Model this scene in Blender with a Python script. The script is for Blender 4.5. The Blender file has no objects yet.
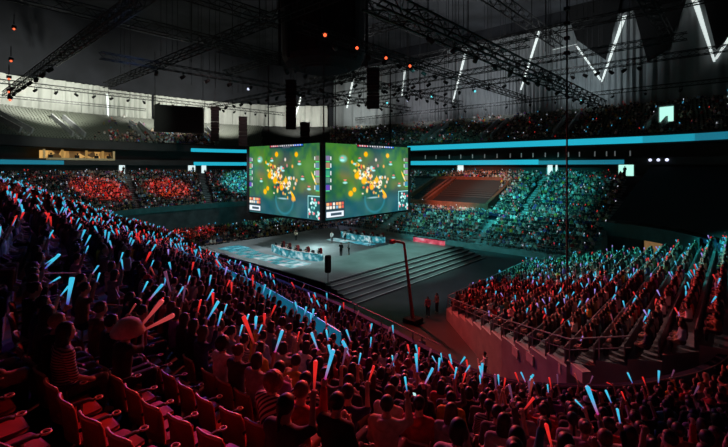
import bpy, math, random
import numpy as np
from mathutils import Vector, Matrix
random.seed(7); RNG = np.random.default_rng(11)
sc = bpy.context.scene
col = sc.collection
PI = math.pi
# ------------------------------------------------------------------ frame
# world x = arena width axis, y = arena length axis, z up; floor at 0
H = 13.0; F = 415.0; CX = 364.0; HY = 167.0
TH = math.radians(48.0)
FW = (math.sin(TH), math.cos(TH)); RT = (math.cos(TH), -math.sin(TH))
def proj(x, y, z):
    Y = FW[0]*x + FW[1]*y; X = RT[0]*x + RT[1]*y
    if Y < 0.3: return (-999, -999, Y)
    return (CX + F*X/Y, HY - F*(z-H)/Y, Y)
cam = bpy.data.cameras.new('camera'); co = bpy.data.objects.new('camera', cam); col.objects.link(co)
co.location = (0, 0, H); co.rotation_euler = (PI/2, 0, -TH)
cam.sensor_width = 36; cam.lens = F/728*36; cam.shift_y = -56.5/728; cam.clip_end = 500; cam.clip_start = 0.1
sc.camera = co
sc.view_settings.view_transform = 'Standard'
sc.view_settings.look = 'None'
sc.cycles.max_bounces = 4; sc.cycles.diffuse_bounces = 2; sc.cycles.glossy_bounces = 2
sc.cycles.sample_clamp_indirect = 4
w = bpy.data.worlds.new('world'); sc.world = w; w.use_nodes = True
w.node_tree.nodes['Background'].inputs[0].default_value = (0.25, 0.4, 0.5, 1)
w.node_tree.nodes['Background'].inputs[1].default_value = 0.0018

# ------------------------------------------------------------------ materials
MATS = {}
def mat(name, c, rough=0.7, metal=0.0, noise=0.0, nscale=8.0, emit=None, es=0.0, sampled=False):
    if name in MATS: return MATS[name]
    m = bpy.data.materials.new(name); m.use_nodes = True; nt = m.node_tree
    b = nt.nodes['Principled BSDF']
    b.inputs['Base Color'].default_value = (*c, 1); b.inputs['Roughness'].default_value = rough
    b.inputs['Metallic'].default_value = metal
    if noise > 0:
        tc = nt.nodes.new('ShaderNodeTexCoord'); n = nt.nodes.new('ShaderNodeTexNoise'); n.inputs['Scale'].default_value = nscale
        n.inputs['Detail'].default_value = 4
        r = nt.nodes.new('ShaderNodeValToRGB')
        r.color_ramp.elements[0].position = 0.3; r.color_ramp.elements[1].position = 0.7
        r.color_ramp.elements[0].color = (*[x*(1-noise) for x in c], 1); r.color_ramp.elements[1].color = (*[min(1, x*(1+noise)) for x in c], 1)
        nt.links.new(tc.outputs['Object'], n.inputs['Vector']); nt.links.new(n.outputs['Fac'], r.inputs['Fac']); nt.links.new(r.outputs['Color'], b.inputs['Base Color'])
    if emit:
        b.inputs['Emission Color'].default_value = (*emit, 1); b.inputs['Emission Strength'].default_value = es
        if not sampled:
            m.cycles.emission_sampling = 'NONE'
    MATS[name] = m; return m
def attr_mat(name, emis=0.0, rough=0.8, sampled=False):
    m = bpy.data.materials.new(name); m.use_nodes = True; nt = m.node_tree; b = nt.nodes['Principled BSDF']
    a = nt.nodes.new('ShaderNodeAttribute'); a.attribute_name = 'Col'
    b.inputs['Roughness'].default_value = rough
    if emis > 0:
        b.inputs['Base Color'].default_value = (0.01, 0.01, 0.01, 1)
        nt.links.new(a.outputs['Color'], b.inputs['Emission Color']); b.inputs['Emission Strength'].default_value = emis
        if not sampled: m.cycles.emission_sampling = 'NONE'
    else:
        nt.links.new(a.outputs['Color'], b.inputs['Base Color'])
    MATS[name] = m; return m
def stick_mat(name, top, bot, es):
    m = bpy.data.materials.new(name); m.use_nodes = True; nt = m.node_tree; b = nt.nodes['Principled BSDF']
    tc = nt.nodes.new('ShaderNodeTexCoord'); sp = nt.nodes.new('ShaderNodeSeparateXYZ'); r = nt.nodes.new('ShaderNodeValToRGB')
    nt.links.new(tc.outputs['Object'], sp.inputs[0]); mp = nt.nodes.new('ShaderNodeMath'); mp.operation = 'DIVIDE'; mp.inputs[1].default_value = 0.58
    nt.links.new(sp.outputs['Z'], mp.inputs[0]); nt.links.new(mp.outputs[0], r.inputs['Fac'])
    r.color_ramp.elements[0].position = 0.12; r.color_ramp.elements[0].color = (*bot, 1)
    r.color_ramp.elements[1].position = 0.62; r.color_ramp.elements[1].color = (*top, 1)
    b.inputs['Base Color'].default_value = (0.1, 0.1, 0.12, 1); b.inputs['Roughness'].default_value = 0.35
    nt.links.new(r.outputs['Color'], b.inputs['Emission Color']); b.inputs['Emission Strength'].default_value = es
    m.cycles.emission_sampling = 'NONE'; MATS[name] = m; return m
def stripes_mat(name, c1, c2, scale, axis='Z'):
    m = bpy.data.materials.new(name); m.use_nodes = True; nt = m.node_tree; b = nt.nodes['Principled BSDF']
    tc = nt.nodes.new('ShaderNodeTexCoord'); wv = nt.nodes.new('ShaderNodeTexWave'); wv.bands_direction = axis; wv.inputs['Scale'].default_value = scale
    wv.inputs['Distortion'].default_value = 0.6
    r = nt.nodes.new('ShaderNodeValToRGB'); r.color_ramp.interpolation = 'CONSTANT'
    r.color_ramp.elements[0].color = (*c1, 1); r.color_ramp.elements[1].color = (*c2, 1); r.color_ramp.elements[1].position = 0.5
    nt.links.new(tc.outputs['Object'], wv.inputs['Vector']); nt.links.new(wv.outputs['Fac'], r.inputs['Fac']); nt.links.new(r.outputs['Color'], b.inputs['Base Color'])
    b.inputs['Roughness'].default_value = 0.85; MATS[name] = m; return m

M_CONC = mat('dark_concrete', (0.10, 0.10, 0.11), 0.85, noise=0.35, nscale=0.6)
M_FLOOR = mat('arena_floor_black', (0.035, 0.035, 0.04), 0.55, noise=0.3, nscale=0.4)
M_BLACK = mat('matte_black', (0.012, 0.012, 0.014), 0.7)
M_TRUSS = mat('truss_black_metal', (0.016, 0.017, 0.019), 0.6, 0.2)
M_CEIL = mat('ceiling_charcoal', (0.05, 0.055, 0.065), 0.9, noise=0.4, nscale=0.15)
M_WALLD = mat('wall_charcoal', (0.06, 0.062, 0.065), 0.9, noise=0.2, nscale=0.3)
M_GREY = mat('grey_panel', (0.33, 0.34, 0.35), 0.7, noise=0.15, nscale=1.0)
M_STEEL = mat('rail_steel', (0.45, 0.45, 0.47), 0.4, 0.7)
M_NAVY = mat('navy_coping', (0.006, 0.012, 0.05), 0.9, noise=0.3, nscale=2)
M_CYAN = mat('cyan_led', (0.02, 0.1, 0.12), 0.5, emit=(0.015, 0.42, 0.58), es=1.0)
M_CYAND = mat('cyan_led_dim', (0.02, 0.1, 0.12), 0.5, emit=(0.01, 0.16, 0.24), es=1.0)
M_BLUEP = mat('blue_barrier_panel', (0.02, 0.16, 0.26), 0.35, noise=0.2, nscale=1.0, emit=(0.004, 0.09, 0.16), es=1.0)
M_WHITEL = mat('white_light', (0.8, 0.8, 0.8), 0.5, emit=(0.85, 1.0, 0.97), es=1.3)
M_DOORL = mat('doorway_glow', (0.8, 0.8, 0.8), 0.5, emit=(0.8, 1.0, 1.0), es=0.9)
M_DOORG = mat('doorway_glow_green', (0.6, 0.8, 0.7), 0.5, emit=(0.5, 1.0, 0.85), es=1.0)
M_STRIP = mat('strip_light', (0.8, 0.8, 0.8), 0.5, emit=(0.75, 0.85, 0.83), es=0.9)
M_WARM = None
M_GLASS = mat('dark_glass', (0.02, 0.03, 0.035), 0.1)
M_BROWN = mat('brown_wood', (0.17, 0.055, 0.03), 0.6, noise=0.25, nscale=1.5)
M_TAN = mat('tan_lit', (0.6, 0.4, 0.2), 0.6, emit=(0.6, 0.33, 0.13), es=0.28, noise=0.3, nscale=1.5)
M_REDLED = mat('red_lamp', (0.3, 0.02, 0.02), 0.4, emit=(1.0, 0.12, 0.04), es=2.0)
M_SEATR = mat('red_seat_plastic', (0.30, 0.04, 0.04), 0.45, noise=0.15, nscale=10)
M_RIM = mat('seat_top_edge', (0.62, 0.42, 0.38), 0.4)
M_SEATG = mat('dark_green_seat', (0.14, 0.155, 0.125), 0.5)
M_SCREENOFF = mat('screen_off', (0.004, 0.004, 0.005), 0.5)

def warm_mat():
    m = bpy.data.materials.new('warm_room'); m.use_nodes = True; nt = m.node_tree; b = nt.nodes['Principled BSDF']; tc = nt.nodes.new('ShaderNodeTexCoord'); n = nt.nodes.new('ShaderNodeTexVoronoi'); n.inputs['Scale'].default_value = .9
    r = nt.nodes.new('ShaderNodeValToRGB'); cr = r.color_ramp; cr.elements[0].position = .1; cr.elements[0].color = (.03, .012, .004, 1); cr.elements[1].position = .85; cr.elements[1].color = (.75, .42, .12, 1); e_ = cr.elements.new(.5); e_.color = (.25, .12, .03, 1)
    sp = nt.nodes.new('ShaderNodeSeparateColor'); nt.links.new(tc.outputs['Object'], n.inputs['Vector']); nt.links.new(n.outputs['Color'], sp.inputs[0]); nt.links.new(sp.outputs[0], r.inputs['Fac']); nt.links.new(r.outputs['Color'], b.inputs['Emission Color']); b.inputs['Emission Strength'].default_value = .9
    b.inputs['Base Color'].default_value = (.2, .13, .06, 1); return m
M_WARM = warm_mat()
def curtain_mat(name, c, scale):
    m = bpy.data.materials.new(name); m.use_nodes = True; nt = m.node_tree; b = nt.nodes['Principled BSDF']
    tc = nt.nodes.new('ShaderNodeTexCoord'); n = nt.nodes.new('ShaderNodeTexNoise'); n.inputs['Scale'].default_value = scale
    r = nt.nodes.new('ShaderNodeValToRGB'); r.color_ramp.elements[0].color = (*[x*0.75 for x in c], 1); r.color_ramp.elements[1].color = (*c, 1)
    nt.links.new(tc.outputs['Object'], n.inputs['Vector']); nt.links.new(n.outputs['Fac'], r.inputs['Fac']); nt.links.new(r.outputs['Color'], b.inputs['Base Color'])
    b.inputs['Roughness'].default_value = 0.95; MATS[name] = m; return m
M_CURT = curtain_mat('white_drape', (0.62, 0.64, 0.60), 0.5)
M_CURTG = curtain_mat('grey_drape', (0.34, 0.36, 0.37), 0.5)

# ------------------------------------------------------------------ mesh builder
class MB:
    def __init__(s): s.v = []; s.f = []; s.mi = []; s.cur = 0
    def add(s, vs, fs):
        o = len(s.v); s.v += [tuple(v) for v in vs]; s.f += [tuple(i+o for i in f) for f in fs]; s.mi += [s.cur]*len(fs)
    def box(s, c, size, R=None):
        x, y, z = [k/2 for k in size]
        vs = [Vector((a*x, b*y, d*z)) for a in (-1, 1) for b in (-1, 1) for d in (-1, 1)]
        if R is not None: vs = [R @ v for v in vs]
        vs = [v + Vector(c) for v in vs]
        s.add(vs, [(0, 1, 3, 2), (4, 6, 7, 5), (0, 4, 5, 1), (2, 3, 7, 6), (0, 2, 6, 4), (1, 5, 7, 3)])
    def bar(s, a, b, w, h=None, r2=None):            # square bar from a to b
        a = Vector(a); b = Vector(b); d = (b-a); L = d.length
        if L < 1e-6: return
        d /= L; up = Vector((0, 0, 1)) if abs(d.z) < 0.95 else Vector((1, 0, 0))
        x = d.cross(up).normalized(); y = x.cross(d)
        h = h or w; vs = []
        for p in (a, b):
            for sx, sy in ((-1, -1), (1, -1), (1, 1), (-1, 1)): vs.append(p + x*sx*w/2 + y*sy*h/2)
        s.add(vs, [(3, 2, 1, 0), (4, 5, 6, 7), (0, 1, 5, 4), (1, 2, 6, 5), (2, 3, 7, 6), (3, 0, 4, 7)])
    def tube(s, pts, rs, n=8, flat=1.0, cap=True):
        pts = [Vector(p) for p in pts]
        if not hasattr(rs, '__len__'): rs = [rs]*len(pts)
        rings = []; px = None
        for i, p in enumerate(pts):
            d = (pts[min(i+1, len(pts)-1)] - pts[max(i-1, 0)]).normalized()
            if px is None:
                up = Vector((0, 0, 1)) if abs(d.z) < 0.9 else Vector((0, 1, 0)); px = d.cross(up).normalized()
            px = (px - d*px.dot(d)).normalized(); py = d.cross(px)
            rings.append([p + px*math.cos(2*PI*k/n)*rs[i] + py*math.sin(2*PI*k/n)*rs[i]*flat for k in range(n)])
        vs = [v for r in rings for v in r]; fs = []
        for i in range(len(pts)-1):
            for k in range(n):
                fs.append((i*n+k, i*n+(k+1) % n, (i+1)*n+(k+1) % n, (i+1)*n+k))
        if cap: fs += [tuple(range(n-1, -1, -1)), tuple((len(pts)-1)*n+k for k in range(n))]
        s.add(vs, fs)
    def ball(s, c, r, n=8, m=6):
        rx, ry, rz = r if hasattr(r, '__len__') else (r, r, r); vs = []; fs = []
        for i in range(1, m):
            t = PI*i/m
            for k in range(n): vs.append((c[0]+rx*math.sin(t)*math.cos(2*PI*k/n), c[1]+ry*math.sin(t)*math.sin(2*PI*k/n), c[2]+rz*math.cos(t)))
        for i in range(m-2):
            for k in range(n): fs.append((i*n+k, (i+1)*n+k, (i+1)*n+(k+1) % n, i*n+(k+1) % n))
        top = len(vs); vs.append((c[0], c[1], c[2]+rz)); bot = len(vs); vs.append((c[0], c[1], c[2]-rz))
        for k in range(n): fs += [(top, k, (k+1) % n), (bot, (m-2)*n+(k+1) % n, (m-2)*n+k)]
        s.add(vs, fs)
    def strip(s, A, B, closed=False):                # quads between polylines A and B
        n = len(A); fs = [(i, (i+1) % n, n+(i+1) % n, n+i) for i in range(n if closed else n-1)]
        s.add(list(A)+list(B), fs)
    def mesh(s, name, mats, smooth=False):
        me = bpy.data.meshes.new(name); me.from_pydata(s.v, [], s.f)
        for m in (mats if isinstance(mats, (list, tuple)) else [mats]): me.materials.append(m)
        if any(s.mi): me.polygons.foreach_set('material_index', s.mi)
        if smooth: me.polygons.foreach_set('use_smooth', [True]*len(me.polygons))
        me.update(); return me
    def build(s, name, mats, parent=None, smooth=False):
        o = bpy.data.objects.new(name, s.mesh(name, mats, smooth)); col.objects.link(o)
        if parent: o.parent = parent
        return o
def tag(o, label=None, cat=None, group=None, kind=None):
    if label: o['label'] = label
    if cat: o['category'] = cat
    if group: o['group'] = group
    if kind: o['kind'] = kind
    return o
def empty(name, loc=(0, 0, 0), rz=0, label=None, cat=None, group=None):
    o = bpy.data.objects.new(name, None); col.objects.link(o); o.location = loc; o.rotation_euler = (0, 0, rz); o.empty_display_size = 0.2
    return tag(o, label, cat, group)
def obj(name, me, parent=None):
    o = bpy.data.objects.new(name, me); col.objects.link(o)
    if parent: o.parent = parent
    return o
ORD = 'zeroth first second third fourth fifth sixth seventh eighth ninth tenth eleventh twelfth thirteenth fourteenth fifteenth sixteenth seventeenth eighteenth nineteenth'.split()
TENS = {2: 'twent', 3: 'thirt', 4: 'fort', 5: 'fift', 6: 'sixt', 7: 'sevent', 8: 'eight', 9: 'ninet'}
def ordw(n):
    if n < 20: return ORD[n]
    t, u = divmod(n, 10); return TENS[t] + ('ieth' if u == 0 else 'y-' + ORD[u])

# ------------------------------------------------------------------ bowl front curve
CP = [(15.2,9.5),(14.9,6.8),(16.2,4.5),(18.5,2.4),(23,.4),(32,-.3),(45,-.5),(56,1),(63.5,5),(67.5,11),(68.5,20),(68.5,40),(68.5,62),(67.5,74),(63.5,81),
      (56,85),(45,86),(34,85.5),(27,84),(23,79),(22.3,68),(22.1,54),(20.6,45),(19,37),(18,28),(17.2,19.4),(16.1,13.5)]
def catmull(P, k=24):
    P = np.array(P, float); n = len(P); out = []
    for i in range(n):
        p0, p1, p2, p3 = P[i-1], P[i], P[(i+1) % n], P[(i+2) % n]
        for t in np.linspace(0, 1, k, endpoint=False):
            out.append(0.5*((2*p1)+(-p0+p2)*t+(2*p0-5*p1+4*p2-p3)*t*t+(-p0+3*p1-3*p2+p3)*t**3))
    return np.array(out)
def resample(P, step, closed=True):
    Q = np.vstack([P, P[:1]]) if closed else P
    L = np.r_[0, np.cumsum(np.linalg.norm(np.diff(Q, axis=0), axis=1))]
    n = max(2, int(round(L[-1]/step))); t = np.linspace(0, L[-1], n, endpoint=not closed)
    return np.stack([np.interp(t, L, Q[:, k]) for k in range(Q.shape[1])], 1)
FC = resample(catmull(CP), 0.6)
NF = len(FC)
Tn = np.roll(FC, -1, 0) - np.roll(FC, 1, 0); Tn /= np.linalg.norm(Tn, axis=1)[:, None]
NRM = np.stack([Tn[:, 1], -Tn[:, 0]], 1)
for _ in range(10): NRM = (np.roll(NRM, 1, 0)+NRM*2+np.roll(NRM, -1, 0))/4
NRM /= np.linalg.norm(NRM, axis=1)[:, None]
def off(d): return FC + NRM*d
def off3(d, z): P = off(d); return [(p[0], p[1], z) for p in P]
PITCH, RISE, Z0, D0, NROW = 0.85, 0.37, 4.0, 0.3, 20
DTOP = D0+PITCH*NROW; ZTOP = Z0+RISE*NROW
def rowz(i): return Z0+RISE*i
def rowd(i): return D0+PITCH*(i+0.5)

# ------------------------------------------------------------------ structure
def struct(name, mb, m, label=None):
    o = mb.build(name, m); o['kind'] = 'structure'; return o
mb = MB(); mb.box((45, 45, -0.1), (130, 150, 0.2)); struct('floor', mb, M_FLOOR)
mb = MB()                                            # terraced lower bowl
mb.strip(off3(0, 0), off3(0, Z0+1.0), True)
for i in range(NROW):
    d0 = D0+PITCH*i; 
    if i == 0: mb.strip(off3(0, Z0), off3(d0, Z0), True)
    mb.strip(off3(d0, Z0+RISE*i), off3(d0+PITCH, Z0+RISE*i), True)
    mb.strip(off3(d0+PITCH, Z0+RISE*i), off3(d0+PITCH, Z0+RISE*(i+1)), True)
DW = 19.5
mb.strip(off3(DTOP, ZTOP), off3(DW+3, ZTOP), True)
struct('lower_bowl_terrace', mb, M_CONC)
mb = MB()                                            # front parapet with navy coping
mb.strip(off3(-0.3, Z0+0.55), off3(-0.3, Z0+1.0), True); mb.strip(off3(-0.3, Z0+1.0), off3(0, Z0+1.0), True)
mb.strip(off3(-0.3, Z0+0.55), off3(-0.0, Z0+0.55), True)
mb.strip(off3(0.0, Z0+1.0), off3(0.0, Z0), True)
struct('trim_1', mb, M_NAVY)
# seam wall / fascia / suites between the tiers, on the far sides
def arc(pred):                                       # index run where pred holds (closed curve)
    idx = [i for i in range(NF) if pred(FC[i])]
    # rotate to be contiguous
    for k in range(len(idx)):
        if (idx[k]-1) % NF not in idx: idx = idx[k:]+idx[:k]; break
    return idx
FAR = arc(lambda p: p[0] > 50 or p[1] > 62)
def pl(idx, d, z): 
    P = off(d)[idx]; return [(p[0], p[1], z) for p in P]
mb = MB(); mb.strip(pl(FAR, DW, ZTOP), pl(FAR, DW, 14.6)); mb.strip(pl(FAR, DW-1.5, 14.6), pl(FAR, DW+2.5, 14.6)); mb.strip(pl(FAR, DW-1.5, 13.4), pl(FAR, DW+2.5, 13.4))
mb.strip(pl(FAR, DW+2.5, 14.6), pl(FAR, DW+2.5, 17)); mb.strip(pl(FAR, DW-1.5, 16.9), pl(FAR, DW+2.5, 16.9)); mb.strip(pl(FAR, DW-1.5, 13.4), pl(FAR, DW-1.5, 14.7))
mb.strip(pl(FAR, DW-1.5, 16.9), pl(FAR, DW-1.5, 18.7))
struct('wall_concourse', mb, M_WALLD)
mb = MB(); UN, UP, UR, UZ = 20, 0.8, 0.38, 18.4; UD = DW-1.5
for i in range(UN):
    mb.strip(pl(FAR, UD+UP*i, UZ+UR*i), pl(FAR, UD+UP*(i+1), UZ+UR*i)); mb.strip(pl(FAR, UD+UP*(i+1), UZ+UR*i), pl(FAR, UD+UP*(i+1), UZ+UR*(i+1)))
UTOP = UD+UP*UN; UZT = UZ+UR*UN
mb.strip(pl(FAR, UTOP, UZT), pl(FAR, UTOP+4, UZT))
struct('upper_deck_terrace', mb, mat('deck_black_concrete', (.035, .037, .035), .9, noise=.3, nscale=.6))
WD = UTOP+1.2
mb = MB(); mb.strip(pl(FAR, WD+0.8, UZT), pl(FAR, WD+0.8, 50)); struct('wall_back', mb, mat('wall_black', (.018, .02, .026), .95, noise=.3, nscale=.2))
mb = MB(); mb.box((42, 42, 50.2), (190, 200, 0.4))
struct('ceiling', mb, M_CEIL)

def near_idx(x, y): return int(np.argmin(((FC-np.array([x, y]))**2).sum(1)))
def pt(i, d, z): return Vector((*(FC[i % NF]+NRM[i % NF]*d), z))
def at_idx_px(px, d, z, rng=None):                   # index along the far arc whose offset point projects to column px
    best = None
    for i in (rng or FAR):
        p = pt(i, d, z); q = proj(*p)
        if q[2] < 5: continue
        e = abs(q[0]-px)
        if best is None or e < best[0]: best = (e, i)
    return best[1]
def ribbon(name, px0, px1, d, z0, z1, m, label):
    i0, i1 = at_idx_px(px1, d, z0), at_idx_px(px0, d, z0)
    if (i1-i0) % NF > NF/2: i0, i1 = i1, i0
    idx = [(i0+k) % NF for k in range((i1-i0) % NF+1)]
    mb = MB(); A = pl(idx, d-0.08, z0); B = pl(idx, d-0.08, z1); A2 = pl(idx, d-0.01, z0); B2 = pl(idx, d-0.01, z1)
    mb.strip(A, B); mb.strip(B, B2); mb.strip(A2, A); mb.strip(B2, A2)
    return tag(mb.build(name, m), label, 'screen', 'ribbon boards on the tier fronts')
ribbon('ribbon_board', 408, 640, UD, 17.2, 18.35, M_CYAN, 'long cyan ribbon board on upper deck front, right of the hanging screens')
ribbon('ribbon_board', 640, 692, UD, 17.2, 18.35, mat('cyan_led_mid', (0.02, 0.1, 0.12), 0.5, emit=(0.012, 0.29, 0.40), es=1.0), 'darker cyan ribbon board stretch below the glowing upper doorway')
ribbon('ribbon_board', 692, 735, UD, 17.2, 18.35, M_CYAND, 'dim teal end of the upper ribbon board at far right edge')
ribbon('ribbon_board', 400, 540, UD, 13.5, 14.5, M_CYAN, 'lower cyan ribbon board beneath suites, right of the hanging screens')
ribbon('ribbon_board', 540, 622, UD, 13.5, 14.3, M_CYAND, 'dim teal end of lower right ribbon board above the exits')
ribbon('ribbon_board', 190, 262, UD, 16.9, 17.8, M_CYAN, 'upper cyan ribbon board left of the hanging screens')
ribbon('ribbon_board', 195, 262, UD, 13.4, 14.3, M_CYAN, 'lower cyan ribbon board left of the hanging screens')
ribbon('ribbon_board', -6, 62, UD, 13.5, 14.3, M_CYAND, 'dim teal ribbon board under warm suites at left edge')

# exits: lit doorways in the concourse wall
nd = 0
def doorway(px, d, z0, w, h, m, frame=True):
    global nd; nd += 1
    i = at_idx_px(px, d, z0); p = pt(i, d-0.12, z0); n = NRM[i]; rz = math.atan2(n[1], n[0])
    R = Matrix.Rotation(rz, 3, 'Z')
    mb = MB(); mb.box(p+Vector((0, 0, h/2)), (0.06, w, h), R); mb.cur = 1
    if frame:
        for sgn in (-1, 1): mb.box(p+R @ Vector((-0.05, sgn*(w/2+0.12), h/2)), (0.3, 0.24, h), R)
        mb.box(p+R @ Vector((-0.05, 0, h+0.12)), (0.3, w+0.48, 0.24), R)
    o = mb.build('door_%d' % nd, [m, M_GREY]); o['kind'] = 'structure'
    return i, p, R
DOORS = [doorway(122.5, DW, ZTOP, 1.3, 2.0, M_DOORL), doorway(190.5, DW, ZTOP, 1.9, 2.0, M_DOORL), doorway(202.5, DW, ZTOP, 1.3, 2.0, M_DOORL),
         doorway(460, DW, ZTOP, 1.6, 2.0, M_DOORL), doorway(550, DW, ZTOP, 1.0, 2.1, M_DOORL), doorway(556, DW, ZTOP, 0.4, 2.1, M_DOORL), doorway(626, DW, ZTOP, 2.4, 2.2, M_DOORG)]
# suites with warm light, left
i0, i1 = at_idx_px(41, UD+1, 15), at_idx_px(114, UD+1, 15)
def run(i0, i1):
    if (i1-i0) % NF > NF/2: i0, i1 = i1, i0
    return [(i0+k) % NF for k in range((i1-i0) % NF+1)]
R_ = run(i0, i1); nb = 4
for k in range(nb):
    seg = R_[int(len(R_)*k/nb):int(len(R_)*(k+1)/nb)+1]
    if k == nb-1: seg = R_[int(len(R_)*k/nb):]
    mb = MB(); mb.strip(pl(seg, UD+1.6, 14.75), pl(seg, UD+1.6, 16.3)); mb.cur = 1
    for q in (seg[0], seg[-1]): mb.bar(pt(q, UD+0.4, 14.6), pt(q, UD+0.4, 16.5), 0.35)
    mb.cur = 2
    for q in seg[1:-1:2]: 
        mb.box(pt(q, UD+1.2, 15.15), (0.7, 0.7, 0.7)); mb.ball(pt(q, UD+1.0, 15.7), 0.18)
    o = mb.build('window_%d' % (k+1), [M_WARM, mat('column_warm_glow', (0.6, 0.5, 0.3), 0.6, emit=(0.6, 0.4, 0.15), es=0.25), M_BLACK]); o['kind'] = 'structure'  # columns glow weakly: the suites' warm light is put into their colour
mb = MB(); mb.strip(pl(R_, UD-0.1, 14.45), pl(R_, UD-0.1, 14.85)); mb.strip(pl(R_, UD-0.1, 14.85), pl(R_, UD+0.4, 14.85)); struct('trim_2', mb, mat('cream_fascia_glow', (0.5, 0.45, 0.3), 0.7, emit=(0.3, 0.22, 0.1), es=0.25))  # fascia carries a weak warm emission in place of suite light
# stub walls of the vomitories / stairs between upper blocks
def vomit(px, mlabel, m=M_GREY, s=1.0, lowd=1.0, n=16):
    i = at_idx_px(px, UD+6, UZ+2)
    p0 = pt(i, UD+lowd, UZ+UR*lowd/UP+0.9); p1 = pt(i, UD+UP*n*0.8, UZ+UR*n*0.8+0.9)
    mb = MB(); mb.bar(p0, p1, 0.35, 1.3); mb.build
    t = Vector((*Tn[i], 0))
    mb.bar(p0+t*2.3, p1+t*2.3, 0.35, 1.3)
    for k in range(n-3):
        f = k/(n-3); q = p0.lerp(p1, f); mb.box(q+t*1.15-Vector((0, 0, 0.75)), (0.9, 0.9, 0.25))
    o = mb.build('stair_enclosure', m); return tag(o, mlabel, 'stairs', 'upper deck stair enclosures')
vomit(70, 'pale stair walls splitting empty upper seats, left of black screen')
vomit(15, 'pale stair walls at left edge of the empty upper seating')
vomit(147, 'pale stair walls beside left edge of the black screen')
vomit(212, 'pale stair walls below the hanging speaker right of black screen')
vomit(395, 'dark stair walls on upper deck above right screen corner', M_WALLD)
vomit(440, 'grey stair walls climbing the upper deck near the leaning light strip', M_GREY)
vomit(500, 'grey stair walls mid right upper deck', M_GREY)
vomit(575, 'grey stair walls behind the tall black mast', M_GREY)
vomit(672, 'grey stair walls around the glowing green upper doorway', M_GREY)
# glowing upper doorway (right)
i = at_idx_px(668, UD+5, 21.5); p = pt(i, UD+4.2, 21.2); R = Matrix.Rotation(math.atan2(NRM[i][1], NRM[i][0]), 3, 'Z')
mb = MB(); mb.box(p+Vector((0, 0, 1.1)), (0.1, 2.2, 2.6), R); mb.cur = 1
for s_ in (-1, 1): mb.box(p+R @ Vector((0.2, s_*1.25, 1.1)), (1.5, 0.3, 3.0), R)
mb.box(p+R @ Vector((0.2, 0, 2.6)), (1.5, 2.8, 0.3), R)
o = mb.build('door_8', [M_DOORG, M_GREY]); o['kind'] = 'structure'
# tan lit doorway under the right bowl corner
i = near_idx(67, 9)
i = at_idx_px(655, 0.0, 1.5, arc(lambda p: p[0] > 55)); p = pt(i, -0.1, 0.6); R = Matrix.Rotation(math.atan2(NRM[i][1], NRM[i][0]), 3, 'Z')
mb = MB(); mb.box(p+Vector((0, 0, 1.6)), (0.1, 2.6, 3.0), R); mb.cur = 1
for s_ in (-1, 1): mb.box(p+R @ Vector((0, s_*1.4, 1.6)), (0.3, 0.25, 3.2), R)
o = mb.build('door_9', [M_TAN, M_BLACK]); o['kind'] = 'structure'

# curtains -----------------------------------------------------------------
def curtain(name, idx, d, z0, z1, m, label, amp=0.6, swag=0.0):
    mb = MB(); A = []; P = []
    ii = np.linspace(0, len(idx)-1, (len(idx)-1)*4+1)
    C = np.array([FC[k]+NRM[k]*d for k in idx]); N = np.array([NRM[k] for k in idx])
    nz = 8; rows = []
    for r in range(nz+1):
        z = z0+(z1-z0)*r/nz; row = []
        for q in ii:
            a = int(min(q, len(idx)-2)); f = q-a; c = C[a]*(1-f)+C[a+1]*f; n = N[a]*(1-f)+N[a+1]*f
            o_ = amp*math.sin(q*3.7+0.7*math.sin(q*1.3))*(1-0.3*r/nz)+0.5*amp*math.sin(q*8.1+r*0.3)
            zz = z - (swag*math.sin(PI*q/(len(idx)-1))**2 if r == nz else 0)
            row.append((c[0]+n[0]*o_, c[1]+n[1]*o_, zz))
        rows.append(row)
    vs = [v for r in rows for v in r]; n = len(ii)
    mb.add(vs, [(r*n+k, r*n+k+1, (r+1)*n+k+1, (r+1)*n+k) for r in range(nz) for k in range(n-1)])
    o = mb.build(name, m, smooth=True); return tag(o, label, 'curtain', 'drapes around the upper deck')
def crun(px0, px1, d=WD, z=28, **k): return run(at_idx_px(px0, d, z), at_idx_px(px1, d, z))
CL = [(-60, 40, 'pleated white drape at far left above empty seats', 33), (41, 106, 'pleated white drape left of the thin bright strip', 33.5), (109, 152, 'white drape between thin bright strip and black screen', 33),
      (153, 205, 'white drape behind the black hanging screen', 33), (206, 262, 'white drape right of the black screen behind speakers', 33), (263, 330, 'dim white drape behind the curved speaker hang', 33)]
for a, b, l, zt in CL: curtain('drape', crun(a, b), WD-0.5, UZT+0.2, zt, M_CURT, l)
CR = [(331, 402, 'grey drape above the hanging screens, left of light strips', 45), (403, 447, 'grey drape between first two leaning light strips', 45), (448, 519, 'grey drape right of the second leaning light strip', 46),
      (520, 604, 'grey drape left of the bright V of light', 46), (605, 714, 'wide grey drape between the two V lights at right', 46), (715, 790, 'grey drape at right edge beyond last V light', 46)]
for a, b, l, zt in CR: curtain('drape', crun(a, b), WD-0.5, UZT+0.2, zt, M_CURTG, l, 0.45)
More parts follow.
